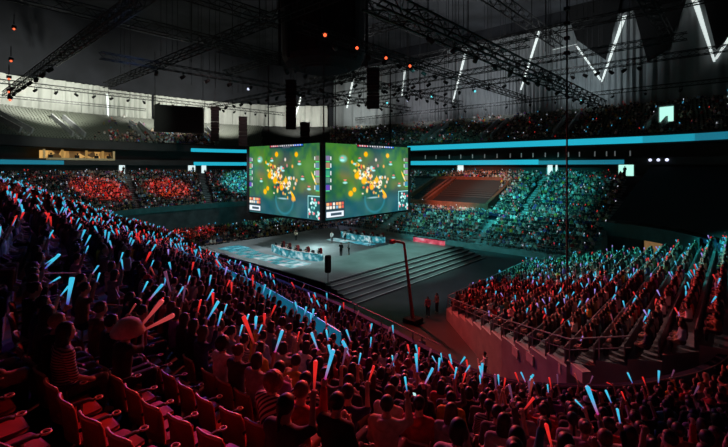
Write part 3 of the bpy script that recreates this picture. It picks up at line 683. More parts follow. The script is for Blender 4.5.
# skeletons: facing +x, left is +y, origin on the floor under the hips
def skel(kind, lean=0.0, turn=0.0, armL=None, armR=None):
    S = {}
    if kind == 'sit':
        S['pel'] = (0, 0, .52); S['che'] = (lean*.5-.01, 0, .84); S['neck'] = (lean, 0, 1.06); S['head'] = (lean*1.15+.03, 0, 1.25)
        S['hip'] = (.02, .09, .50); S['knee'] = (.42, .11, .53); S['ank'] = (.40, .11, .10); S['toe'] = (.53, .125, .045); sh = (lean*.95-.01, .185, 1.01)
    else:
        S['pel'] = (0, 0, .95); S['che'] = (lean*.5-.01, 0, 1.25); S['neck'] = (lean, 0, 1.47); S['head'] = (lean*1.15+.03, 0, 1.65)
        S['hip'] = (.0, .09, .92); S['knee'] = (.03, .10, .50); S['ank'] = (-.01, .10, .09); S['toe'] = (.13, .12, .04); sh = (lean*.95-.01, .185, 1.42)
    S['sh'] = sh; z = sh[2]; dflt = ((sh[0]+.05, .25, z-.28), (sh[0]+.26, .17, z-.42))
    S['aL'] = [(e[0], abs(e[1]) if e[1] >= 0 else e[1], e[2]) for e in (armL or dflt)]
    S['aR'] = [(e[0], -e[1], e[2]) for e in (armR or dflt)]
    S['kind'] = kind; S['turn'] = turn; return S
def mir(p, s): return (p[0], p[1]*s, p[2])
def hand_geo(S, side):                               # wrist, palm centre, palm dir
    sh = mir(S['sh'], side); el, wr = S['aL'] if side > 0 else S['aR']; el = Vector(el); wr = Vector(wr); d = (wr-el).normalized(); return wr, wr+d*0.055, d
def f_torso(P, S, e=0.0):
    pel, che, nk = S['pel'], S['che'], S['neck']
    d = ellipsoid(P, (pel[0], 0, pel[2]+.03), (.125+e, .165+e, .14+e))
    d = smin(d, ellipsoid(P, (che[0], 0, che[2]), (.12+e, .165+e, .25+e)), .08)
    sh = S['sh']; d = smin(d, capsule(P, mir(sh, 1), mir(sh, -1), .065+e, .065+e), .07)
    return d
def f_arms(P, S, e=0.0, frac=1.0):
    d = None
    for s in (1, -1):
        sh = mir(S['sh'], s); el, wr = S['aL'] if s > 0 else S['aR']
        a = capsule(P, sh, el, .052+e, .042+e); 
        if frac > .5: 
            w_ = np.array(el)*(1-(frac-.5)*2)+np.array(wr)*(frac-.5)*2
            a = smin(a, capsule(P, el, tuple(w_), .041+e, .030+e), .02)
        d = a if d is None else np.minimum(d, a)
    return d
def f_legs(P, S, e=0.0):
    d = None
    for s in (1, -1):
        a = capsule(P, mir(S['hip'], s), mir(S['knee'], s), .088+e, .058+e); a = smin(a, capsule(P, mir(S['knee'], s), mir(S['ank'], s), .056+e, .038+e), .03); d = a if d is None else np.minimum(d, a)
    return d
def f_body(P, S):
    hx, hy, hz = S['head']; ct, st = math.cos(S['turn']), math.sin(S['turn'])
    Q = P-np.array(S['head']); Qh = np.stack([Q[..., 0]*ct+Q[..., 1]*st, -Q[..., 0]*st+Q[..., 1]*ct, Q[..., 2]], -1)
    d = ellipsoid(Qh, (-.012, 0, .022), (.098, .078, .098)); d = smin(d, ellipsoid(Qh, (.025, 0, -.05), (.066, .056, .075)), .03)
    d = smin(d, capsule(Qh, (.088, 0, .005), (.105, 0, -.028), .010, .015), .012)
    d = smin(d, capsule(Qh, (.078, .018, -.062), (.078, -.018, -.062), .010, .010), .008)
    for s in (1, -1): d = smin(d, ellipsoid(Qh, (-.005, s*.082, -.005), (.022, .012, .032)), .008)
    d = smin(d, capsule(P, S['neck'], (hx-.02, hy, hz-.05), .058, .052), .03)
    d = smin(d, f_torso(P, S), .05); d = smin(d, f_arms(P, S), .04); d = smin(d, f_legs(P, S), .05)
    for s in (1, -1):
        wr, pc, dr = hand_geo(S, s); d = smin(d, capsule(P, tuple(wr), tuple(wr+dr*.075), .028, .034), .02)
        d = smin(d, capsule(P, mir(S['ank'], s), mir(S['toe'], s), .042, .034), .03)
    return d
def fingers(mb, S, grip):
    for s in (1, -1):
        wr, pc, dr = hand_geo(S, s); side = Vector((0, s, 0)); side = (side-dr*side.dot(dr)).normalized(); nrm = dr.cross(side)*s
        if nrm.x < 0: nrm = -nrm
        base = wr+dr*.085; g_ = grip.get(s, .5)
        for k, L in enumerate((.070, .080, .074, .058)):
            b = base+side*(-.027+.018*k)-dr*0.004; c1 = b+dr*L*.5*(1-g_*.6)+nrm*L*.45*g_; c2 = c1+dr*L*.4*(1-1.7*g_)+nrm*L*.45*(g_*.9+.1); c3 = c2-dr*L*.25*g_*1.3+dr*L*.25*(1-g_)-nrm*L*.1*g_
            mb.tube([b, c1, c2, c3], [.0095, .009, .008, .006], 6)
        tb = wr+dr*.03-side*.03; mb.tube([tb, tb-side*.022+dr*.025+nrm*.015, tb-side*.012+dr*.05+nrm*.035], [.012, .011, .008], 6)
def bbox(S, lean=0): 
    pts = np.array([S['head'], S['toe'], mir(S['toe'], -1), *S['aL'], *S['aR'], S['pel'], mir(S['sh'], 1), mir(S['sh'], -1)]); return pts.min(0)-.24, pts.max(0)+.24
M_SKIN = mat('skin', (0.52, 0.32, 0.24), 0.55, noise=0.08, nscale=12); M_EYE = mat('eye_dark', (0.02, 0.02, 0.02), 0.3)
M_SHOE = mat('shoe_black', (0.03, 0.03, 0.03), 0.5)
def body_meshes(key, S, h, grip, lo=False):
    b0, b1 = bbox(S); out = {}
    v, f = surfnets(lambda P: f_body(P, S), b0, b1, h)
    def ex(mb):
        if lo: return
        fingers(mb, S, grip); mb.cur = 1; ct, st = math.cos(S['turn']), math.sin(S['turn'])
        for s in (1, -1):
            x_, y_ = .076, s*.03; mb.ball((S['head'][0]+x_*ct-y_*st, S['head'][1]+x_*st+y_*ct, S['head'][2]+.012), .012, 6, 4)
    out['body'] = tomesh('body_'+key, v, f, [M_SKIN, M_EYE], ex)
    wz = S['pel'][2]-.04
    def shirt(P, fr):
        d = smin(f_torso(P, S, .016), f_arms(P, S, .016, fr), .04)
        nk = np.linalg.norm((P-np.array((S['neck'][0]+.02, 0, S['neck'][2]+.03)))[..., :], axis=-1)
        d = np.maximum(d, .075-nk); return np.maximum(d, wz-P[..., 2])
    v, f = surfnets(lambda P: shirt(P, .5), b0, b1, h); out['tee'] = tomesh('t_shirt_'+key, v, f, [M_SHOE])
    v, f = surfnets(lambda P: np.minimum(shirt(P, .96), np.maximum(ellipsoid(P, (S['neck'][0]-.10, 0, S['neck'][2]-.03), (.07, .13, .08)), -1)), b0, b1, h); out['hoodie'] = tomesh('jacket_'+key, v, f, [M_SHOE])
    def trou(P):
        d = smin(f_legs(P, S, .016), ellipsoid(P, (S['pel'][0], 0, S['pel'][2]+.01), (.14, .178, .13)), .05); return np.maximum(d, P[..., 2]-(S['pel'][2]+.07))
    v, f = surfnets(trou, b0, b1, h); out['trousers'] = tomesh('trousers_'+key, v, f, [M_SHOE])
    return out
def hair_mesh(kind, h=.014):
    def fn(P): return fn0(P)+.0035*np.sin(P[..., 1]*130+P[..., 2]*25)*np.clip((.09-P[..., 2])*12, 0, 1)
    def fn0(P):
        d = ellipsoid(P, (-.016, 0, .030), (.112, .095, .108)); face = np.maximum(.035+.10*np.clip(P[..., 2]-.03, -1, .06)-P[..., 0], P[..., 2]-.075)
        d = np.maximum(d, -face); d = np.maximum(d, (-.065 if kind == 'short' else -.10)-P[..., 2])
        if kind == 'long':
            d = smin(d, np.maximum(ellipsoid(P, (-.05, 0, -.13), (.075, .105, .25)), P[..., 0]-.02), .03)
        if kind == 'bob': d = smin(d, np.maximum(ellipsoid(P, (-.025, 0, -.03), (.10, .108, .125)), P[..., 0]-.03), .02)
        if kind == 'ponytail': d = smin(d, capsule(P, (-.10, 0, .05), (-.15, 0, -.20), .035, .018), .03)
        if kind == 'bun': d = smin(d, ellipsoid(P, (-.10, 0, .10), (.05, .05, .045)), .015)
        if kind == 'curly':
            d = ellipsoid(P, (-.03, 0, .02), (.135, .14, .15)); d = np.maximum(d, -np.maximum(.05-P[..., 0], P[..., 2]-.06)); d = d+.010*np.sin(P[..., 0]*90)*np.sin(P[..., 1]*90)*np.sin(P[..., 2]*90)
        return d
    v, f = surfnets(fn, (-.28, -.2, -.46), (.2, .2, .24), h); return tomesh('hair_'+kind, v, f, [M_EYE])
def cap_mesh():
    mb = MB(); rings = []; n = 14
    for k in range(6):
        t = k/5*PI/2; rings.append([(-.014+.114*math.cos(t)*math.cos(2*PI*j/n), .095*math.cos(t)*math.sin(2*PI*j/n), .035+.105*math.sin(t)) for j in range(n)])
    vs = [v for r in rings for v in r]; mb.add(vs, [(a*n+j, a*n+(j+1) % n, (a+1)*n+(j+1) % n, (a+1)*n+j) for a in range(5) for j in range(n)])
    top = [(.06+.13*(1-abs(y)**2), y*.08, .035+.012*(1-y*y)) for y in np.linspace(-1, 1, 7)]; bot = [(.05, y*.09, .045) for y in np.linspace(-1, 1, 7)]
    mb.add(top+bot, [(i, i+1, 7+i+1, 7+i) for i in range(6)]); mb.add([(p[0], p[1], p[2]-.012) for p in top+bot], [(7+i, 7+i+1, i+1, i) for i in range(6)])
    mb.ball((-.014, 0, .14), .012, 6, 4)
    return mb.mesh('cap', [M_EYE], True)
up = lambda x, y, z: (x, y, z)
SK = {
 'rest': skel('sit'),
 'lean': skel('sit', .10, .15),
 'right_up': skel('sit', .03, 0.0, None, ((.12, .30, 1.06), (.20, .25, 1.31))),
 'left_up': skel('sit', .03, .1, ((.12, .30, 1.06), (.20, .25, 1.31)), None),
 'both_up': skel('sit', .04, 0, ((.10, .29, 1.08), (.18, .20, 1.33)), ((.10, .29, 1.08), (.18, .20, 1.33))),
 'high': skel('sit', .02, -.2, ((.05, .27, 1.22), (.07, .23, 1.48)), None),
 'phone': skel('sit', .05, .05, ((.08, .25, .80), (.27, .10, .95)), ((.08, .25, .80), (.27, .06, .93))),
 'turned': skel('sit', .02, .8, ((.10, .28, .80), (.26, .22, 1.0)), None),
 'phone_side': skel('sit', .04, .15, ((.03, .28, .74), (.25, .27, .86)), ((.08, .25, .80), (.27, .06, .93))),
 'cross': skel('sit', .06, .15, ((.16, .30, .98), (.30, .20, 1.14)), ((.22, .14, .96), (.33, -.10, 1.10))),
 'stand': skel('stand', .0, 0), 'stand_arm': skel('stand', .02, .2, ((.10, .27, 1.25), (.32, .2, 1.40)), None),
 'stand_up': skel('stand', .02, 0, None, ((.08, .30, 1.52), (.12, .26, 1.78))),
}
GR = {'phone_side': {1: .8, -1: .5}, 'cross': {1: 1, -1: 1}, 'right_up': {-1: 1}, 'left_up': {1: 1}, 'both_up': {1: 1, -1: 1}, 'high': {1: 1}, 'phone': {1: .7, -1: .7}, 'stand_up': {-1: 1}, 'stand_arm': {1: .8}}
HANDS = {'cross': [1, -1], 'right_up': [-1], 'left_up': [1], 'both_up': [1, -1], 'high': [1], 'stand_up': [-1]}
PM = {k: body_meshes(k, s, .022, GR.get(k, {})) for k, s in SK.items()}
HM = {k: hair_mesh(k) for k in ('short', 'long', 'bob', 'ponytail', 'bun', 'curly')}; CAPM = cap_mesh()
CL_ = {'black': (0.012, 0.012, 0.014), 'charcoal': (0.05, 0.05, 0.055), 'grey': (0.28, 0.28, 0.29), 'white': (0.72, 0.72, 0.70), 'navy': (0.02, 0.03, 0.10), 'red': (0.45, 0.03, 0.03), 'mustard': (0.55, 0.33, 0.03), 'pink': (0.65, 0.33, 0.38),
       'teal': (0.04, 0.28, 0.28), 'beige': (0.55, 0.43, 0.32), 'olive': (0.16, 0.17, 0.06), 'brown': (0.16, 0.08, 0.045), 'purple': (0.20, 0.07, 0.30), 'sky-blue': (0.25, 0.42, 0.62)}
for k, c in CL_.items(): mat('cloth_'+k, c, 0.85, noise=0.2, nscale=14)
stripes_mat('cloth_striped', (0.5, 0.45, 0.45), (0.03, 0.03, 0.04), 9, 'Z'); stripes_mat('cloth_patterned', (0.62, 0.55, 0.5), (0.015, 0.015, 0.02), 7, 'DIAGONAL')
CNAMES = list(CL_)+['striped']; CW = [30, 14, 7, 9, 10, 5, 2, 4, 3, 4, 3, 4, 3, 2, 4]
HC = {'black': (0.010, 0.008, 0.008), 'brown': (0.07, 0.035, 0.02), 'fair': (0.42, 0.27, 0.16), 'auburn': (0.16, 0.05, 0.03)}
for k, c in HC.items(): mat('hair_'+k, c, 0.5, noise=0.3, nscale=60)
def slot(o, m, k=0): o.material_slots[k].link = 'OBJECT'; o.material_slots[k].material = m
def make_person(loc, rz, pose, top, topc, hair, hairc, trouc='charcoal', cap=None, scale=1.0, name='person'):
    me = PM[pose]; o = obj(name, me['body']); o.location = loc; o.rotation_euler = (0, 0, rz); o.scale = (scale,)*3
    t = obj('t_shirt' if top == 'tee' else 'jacket', me['tee' if top == 'tee' else 'hoodie'], o); slot(t, MATS['cloth_'+topc])
    q = obj('trousers', me['trousers'], o); slot(q, MATS['cloth_'+trouc])
    S = SK[pose]
    hm = obj('hair', HM[hair], o); hm.location = S['head']; hm.rotation_euler = (0, 0, S['turn']); slot(hm, MATS['hair_'+hairc])
    if cap:
        c = obj('cap', CAPM, o); c.location = (S['head'][0], S['head'][1], S['head'][2]+.006); c.rotation_euler = (0, 0, S['turn']); c.scale = (1.06,)*3; slot(c, MATS['cloth_'+cap])
    return o
def hat_mesh():
    mb = MB(); n = 28; vs = []; prof = [(.02, .20), (.10, .19), (.16, .15), (.20, .08), (.235, .02), (.245, -.03), (.22, -.06), (.17, -.03)]
    for r, z in prof:
        for k in range(n): vs.append((r*(1+.03*math.cos(k*PI))*math.cos(2*PI*k/n), r*(1+.03*math.cos(k*PI))*math.sin(2*PI*k/n), z))
    mb.add(vs, [(a*n+k, a*n+(k+1) % n, (a+1)*n+(k+1) % n, (a+1)*n+k) for a in range(len(prof)-1) for k in range(n)]+[tuple(range(n-1, -1, -1))])
    return mb.mesh('hat', [mat('pale_knit', (.62, .45, .38), .8, noise=.15, nscale=20)], True)
HATM = hat_mesh()
# ------------------------------------------------------------------ cheering sticks
SM = {'cyan': stick_mat('stick_cyan', (0.05, 0.55, 0.80), (0.08, 0.06, 0.40), 1.0), 'red': stick_mat('stick_red', (0.85, 0.025, 0.02), (0.22, 0.01, 0.01), 0.85), 'violet': stick_mat('stick_violet', (0.05, 0.50, 0.80), (0.50, 0.03, 0.25), 0.95),
      'dull': stick_mat('stick_dull_purple', (0.16, 0.05, 0.12), (0.10, 0.02, 0.05), 0.7), 'redlo': stick_mat('stick_soft_red', (.55, .06, .06), (.25, .02, .02), .8), 'dim': stick_mat('stick_dim_red', (0.25, 0.03, 0.025), (0.12, 0.01, 0.01), 0.8)}
M_GRIP = mat('stick_grip', (0.05, 0.05, 0.06), 0.5)
def stick_tube():
    mb = MB(); mb.tube([(0, 0, 0), (0, 0, .06), (0, 0, .30), (0, 0, .52), (0, 0, .57), (0, 0, .585)], [.016, .024, .036, .05, .052, .040], 10, 0.75); return mb.mesh('inflated_tube', [M_GRIP], True)
def stick_grip():
    mb = MB(); mb.tube([(0, 0, -.075), (0, 0, -.07), (0, 0, 0), (0, 0, .015)], [.012, .018, .018, .02], 10); return mb.mesh('grip', [M_GRIP], True)
ST, SG = stick_tube(), stick_grip()
def orient(dir_):
    d = Vector(dir_).normalized(); return d.to_track_quat('Z', 'Y')
def make_stick(p, dir_, colr, scale, label, parts=True):
    o = obj('cheering_stick', ST); o.location = p; o.rotation_mode = 'QUATERNION'; o.rotation_quaternion = orient(dir_); o.scale = (scale,)*3; slot(o, SM[colr])
    if parts: obj('grip', SG, o)
    return tag(o, label, 'light stick', 'cheering sticks in the near crowd')
# ------------------------------------------------------------------ seats
def seat_parts():
    out = {}
    mb = MB(); n = 9; front = []; back = []
    prof = [(.40, -.235), (.52, -.245), (.66, -.262), (.78, -.282), (.86, -.30)]
    for th_ in (0, .028):
        for z, x_ in prof:
            for j in range(n):
                a = (j/(n-1)-.5)*2; hw = .225 if z < .80 else .205; zz = z-(.03*abs(a)**4 if z > .8 else 0)
                back.append((x_-th_+.055*a*a, a*hw, zz))
    m_ = len(prof); fs = []
    for s in range(2):
        for r in range(m_-1):
            for j in range(n-1):
                q = (s*m_*n+r*n+j, s*m_*n+r*n+j+1, s*m_*n+(r+1)*n+j+1, s*m_*n+(r+1)*n+j); fs.append(q if s == 0 else q[::-1])
    for r in range(m_-1):
        for j in (0, n-1): fs.append((r*n+j, (r+1)*n+j, (m_+r+1)*n+j, (m_+r)*n+j))
    for j in range(n-1): fs.append((j, j+1, m_*n+j+1, m_*n+j))
    mb.add(back, fs); out['backrest'] = mb.mesh('backrest', [M_SEATR], True)
    mb = MB(); top = [((-.302-.012)+.055*a*a, a*.21, .862-.03*abs(a)**4) for a in np.linspace(-1, 1, n)]; mb.tube(top, .019, 6); out['top_edge'] = mb.mesh('top_edge', [M_RIM], True)
    mb = MB(); vs = []
    for zz in (.365, .41):
        for x_, hw in ((-.20, .20), (-.05, .215), (.12, .215), (.20, .20), (.235, .16)):
            for s in (-1, 1): vs.append((x_, s*hw, zz-(.02 if x_ > .2 else 0)))
    k = 10; fs = []
    for s in range(2):
        for r in range(4): q = (s*k+2*r, s*k+2*r+1, s*k+2*r+3, s*k+2*r+2); fs.append(q if s else q[::-1])
    for r in range(4):
        for j in (0, 1): fs.append((2*r+j, 2*r+2+j, k+2*r+2+j, k+2*r+j))
    fs += [(0, 1, k+1, k), (8, 9, k+9, k+8)]; mb.add(vs, fs); out['seat_pan'] = mb.mesh('seat_pan', [M_SEATR], True)
    for nm, s in (('armrest', 1),):
        mb = MB(); mb.tube([(-.24, .262, .60), (-.1, .262, .615), (.05, .262, .61), (.10, .262, .59)], .02, 6); mb.bar((-.05, .262, 0), (-.05, .262, .60), .04, .05); out['armrest'] = mb.mesh('armrest', [M_BLACK], True)
    mb = MB(); R_ = [(.15+.04*math.cos(2*PI*j/10), .262+.04*math.sin(2*PI*j/10), .60) for j in range(11)]; mb.tube(R_, .011, 6, cap=False); out['cup_holder'] = mb.mesh('cup_holder', [M_RIM], True)
    mb = MB(); mb.bar((-.10, 0, 0), (-.10, 0, .37), .06, .10); out['pedestal'] = mb.mesh('pedestal', [M_BLACK])
    return out
SP = seat_parts()
def make_seat(loc, rz, label, parts=True):
    o = empty('stadium_seat', loc, rz, label, 'seat', 'red seats of the near stand')
    b_ = obj('backrest', SP['backrest'], o); obj('top_edge', SP['top_edge'], b_); obj('seat_pan', SP['seat_pan'], o); obj('pedestal', SP['pedestal'], o); a_ = obj('armrest', SP['armrest'], o); obj('cup_holder', SP['cup_holder'], a_)
    return o

# ------------------------------------------------------------------ near stand: who sits where
ROWS = []                                            # dense sampling of every row
for i in range(NROW):
    P = resample(off(rowd(i)), 0.05); T_ = np.roll(P, -1, 0)-np.roll(P, 1, 0); T_ /= np.linalg.norm(T_, axis=1)[:, None]
    ROWS.append((P, np.stack([-T_[:, 1], T_[:, 0]], 1)))    # position and facing (inward)
def projv(P, z):
    Y = FW[0]*P[:, 0]+FW[1]*P[:, 1]; X = RT[0]*P[:, 0]+RT[1]*P[:, 1]; Ys = np.where(Y > .5, Y, 1e9); return np.where(Y > .5, CX+F*X/Ys, -999), HY-F*(z-H)/Ys, Y
PINS = []                                            # row, sample, spec
used = [[] for _ in range(NROW)]
AISLE_ROW = 5
def pin(px, py, hz, fwd=0.0, lat=0.0, rows=range(NROW), sep=.42, ymin=2.0):
    best = None
    for i in rows:
        if i == AISLE_ROW: continue
        P, N = ROWS[i]; L_ = np.stack([-N[:, 1], N[:, 0]], 1); Q = P+N*fwd+L_*lat; x_, y_, Y = projv(Q, rowz(i)+hz)
        dd = np.hypot(x_-px, y_-py); dd[(Y < ymin)] = 1e9
        for u in used[i]:
            k0 = int(sep/.05); ii = (np.arange(u-k0, u+k0+1)) % len(P); dd[ii] += 1e6
        k = int(np.argmin(dd))
        if best is None or dd[k] < best[0]: best = (dd[k], i, k)
    used[best[1]].append(best[2]); return best[1], best[2], best[0]
PEOPLE = []                                          # dicts
def addp(row, k, **kw): kw.update(row=row, k=k); PEOPLE.append(kw)
# hero figures read off the photograph (head pixel)
HERO = [(113, 345, dict(pose='cross', top='hoodie', topc='black', hair='bob', hairc='fair', hat=True, sticks=[('dim', (.62, 0, .75)), ('dim', (.9, 0, .45))])),
        (268, 388, dict(pose='turned', top='tee', topc='patterned', hair='curly', hairc='auburn')),
        (303, 386, dict(pose='rest', top='hoodie', topc='patterned', hair='short', hairc='black')),
        (347, 386, dict(pose='phone', top='hoodie', topc='black', hair='long', hairc='black')),
        (420, 392, dict(pose='phone_side', top='tee', topc='black', hair='long', hairc='black', phone=True)),
        (385, 398, dict(pose='lean', top='hoodie', topc='beige', hair='short', hairc='brown')),
        (452, 398, dict(pose='rest', top='tee', topc='mustard', hair='short', hairc='black')),
        (490, 405, dict(pose='rest', top='tee', topc='striped', hair='ponytail', hairc='black')),
        (545, 408, dict(pose='rest', top='tee', topc='pink', hair='long', hairc='black')),
        (570, 408, dict(pose='rest', top='hoodie', topc='black', hair='long', hairc='black')),
        (640, 345, dict(pose='rest', top='tee', topc='mustard', hair='short', hairc='black')),
        (500, 392, dict(pose='rest', top='hoodie', topc='black', hair='short', hairc='black')),
        (215, 330, dict(pose='turned', top='tee', topc='pink', hair='bob', hairc='brown')),
        (172, 316, dict(pose='rest', top='tee', topc='purple', hair='bob', hairc='brown'))]
for px, py, kw in HERO:
    r, k, e_ = pin(px, py, 1.26, sep=.5); addp(r, k, hero=True, **kw)
# sticks read off the photograph: tip and butt pixels, colour
STK = [(13,238,13,252,'cyan'),(28,258,16,266,'cyan'),(42,253,25,270,'cyan'),(34,288,24,294,'cyan'),(58,296,53,302,'cyan'),(46,230,43,238,'cyan'),(55,232,51,240,'cyan'),
 (100,264,92,275,'violet'),(105,270,102,280,'cyan'),(123,257,125,270,'cyan'),(130,248,126,260,'cyan'),(147,281,140,295,'cyan'),(158,288,142,307,'violet'),(160,292,153,300,'red'),(183,287,175,300,'violet'),(166,273,164,287,'cyan'),
 (211,291,203,305,'cyan'),(181,320,177,337,'red'),(195,321,182,343,'cyan'),(204,329,199,347,'cyan'),(240,331,236,346,'cyan'),(163,320,160,340,'dull'),(126,320,133,345,'dull'),
 (223,345,236,378,'red'),(316,352,314,390,'red'),(328,354,318,390,'violet'),(282,331,273,358,'violet'),(239,331,234,346,'cyan'),(256,335,252,345,'cyan'),(343,340,350,352,'cyan'),(371,337,370,350,'cyan'),
 (361,353,358,368,'cyan'),(376,363,369,384,'red'),(347,362,342,385,'dull'),(407,380,409,394,'cyan'),(392,352,394,366,'cyan'),(436,362,426,382,'violet'),(458,367,455,382,'cyan'),(466,372,462,386,'red'),(479,379,480,391,'cyan'),
 (498,371,499,385,'cyan'),(495,372,496,392,'dull'),(505,376,503,390,'red'),(510,384,515,406,'dull'),(537,390,524,406,'red'),(548,386,549,397,'cyan'),(577,401,587,411,'cyan'),(586,386,599,420,'violet'),(605,390,612,406,'cyan'),(622,391,627,403,'red'),
 (590,390,598,393,'red'),(607,380,614,383,'red'),(629,371,635,384,'cyan'),(642,371,646,382,'red'),(549,427,556,455,'red'),(621,418,623,428,'cyan'),(75,222,71,230,'cyan'),(150,262,146,272,'cyan'),(232,300,228,312,'cyan'),(265,318,262,330,'red'),(300,330,297,343,'red'),(88,245,84,255,'cyan'),(195,270,192,281,'violet'),(137,303,130,314,'dim'),(700,385,694,397,'dull'),(672,350,668,360,'dull')]
CAMP = Vector((0, 0, H)); RT3 = Vector((RT[0], RT[1], 0))
for tx, ty, bx, by, c in STK:
    r, k, e_ = pin(bx, by, 1.36, .22, -.25, sep=.45, ymin=4.2 if bx < 262 else 3.4, rows=range(13) if (bx < 262 and by > 315) else range(NROW)); L_ = max(6, math.hypot(tx-bx, ty-by))
    addp(r, k, pose='right_up', imgdir=((tx-bx), -(ty-by)), plen=L_, stickc=c, **(dict(top='hoodie', topc='beige', hair='short', hairc='black') if bx == 409 else {}))
# fill the rest of the stand
def empty_zone(x_, y_):
    if x_ < 262 and y_ > 352 + max(0, x_-150)*.10: return True                  # empty red seats, lower left
    if 38 < x_ < 132 and 262 < y_ < 318: return True                            # stair opening at left
    return False
AISLES = []
for row in range(NROW):
    if row == AISLE_ROW: continue
    P, N = ROWS[row]; n = len(P); occ = np.zeros(n, bool)
    for u in used[row]: occ[(np.arange(u-10, u+11)) % n] = True
    k = int(random.random()*8)
    while k < n-6:
        x, y = P[k]; px, py, Y = proj(x, y, rowz(row)+1.0)
        step = 11+random.randint(-1, 1)
        if not occ[k] and -30 < px < 760 and Y > 3.3:
            farside = x > 60 or y > 80
            ok = not empty_zone(px, py) and random.random() < .90
            pu, pv, YY = proj(x, y, rowz(row)+1.2)
            if farside:
                ok = random.random() < .93
                if x > 60 and y < 14.5: ok = False
                if x > 60 and y < 60 and y > 0:
                    pass
                for ax, wd in ((128, 5), (205, 5), (500, 9), (534, 5), (608, 6)):
                    d_s = row/NROW
                    if ax == 128 and abs(px-(138-12*d_s)) < 3: ok = False
                    if ax == 205 and abs(px-(210-10*d_s)) < 4: ok = False
                    if ax == 534 and abs(px-(520+28*d_s)) < 4: ok = False
                    if ax == 500 and 415 < px < 500 and y < 80 and 3 <= row <= 16: ok = False
            if not farside and 335 < px < 455 and Y < 5.6: ok = False
            if row >= 13 and not farside and 100 < px < 265 and Y < 9: ok = False
            if ok: PEOPLE.append(dict(row=row, k=k, far=farside))
            k += step
        else: k += 2
for p in PEOPLE:
    P, N = ROWS[p['row']]; q = P[p['k']]; nn = N[p['k']]; p['x'], p['y'], p['z'] = q[0], q[1], rowz(p['row']); p['rz'] = math.atan2(nn[1], nn[0]); p['px'], p['py'], p['Y'] = proj(q[0], q[1], p['z']+1.1)
def inframe(p): return -14 < p['px'] < 742 and p['py'] < 500
fixed = [p for p in PEOPLE if 'pose' in p]; rest = [p for p in PEOPLE if 'pose' not in p]
near = sorted([p for p in rest if inframe(p)], key=lambda p: p['Y'])
NIND = 268
fixed_in = [p for p in fixed]; take = near[:NIND-len(fixed_in)]; IND = fixed_in+take; tset = set(id(p) for p in take)
STUFF = [p for p in rest if id(p) not in tset]
print('people individually', len(IND), 'stuff in bowl', len(STUFF), 'max Y individual', max(p['Y'] for p in take))
R2 = random.Random(3)
hk = ['short', 'long', 'bob', 'ponytail', 'bun', 'curly']
HW = [40, 26, 12, 12, 4, 4]
for p in IND:
    if 'top' not in p:
        p['top'] = R2.choice(('tee', 'tee', 'hoodie')); p['topc'] = R2.choices(CNAMES, CW)[0]; p['hair'] = R2.choices(hk, HW)[0]; p['hairc'] = R2.choices(['black', 'brown', 'auburn', 'fair'], [84, 13, 2, 1])[0]
    if 'pose' not in p:
        p['pose'] = R2.choices(['rest', 'lean', 'right_up', 'left_up', 'both_up', 'high', 'phone', 'turned'], [30, 14, 12, 12, 5, 3, 14, 10])[0]
    if 'cap' not in p: p['cap'] = R2.choice(['black', 'navy', 'white', 'red']) if (p['hair'] == 'short' and R2.random() < .12 and 'hero' not in p) else None
byrow = {}
for p in IND: byrow.setdefault(p['row'], []).append(p)
POSEW = {'phone_side': 'phone in hand', 'cross': 'sticks crossed', 'rest': 'hands low', 'lean': 'leaning forward', 'right_up': 'right hand raised', 'left_up': 'left hand raised', 'both_up': 'both hands raised', 'high': 'left arm high', 'phone': 'hands together', 'turned': 'head turned'}
nst = 0; PHN = []
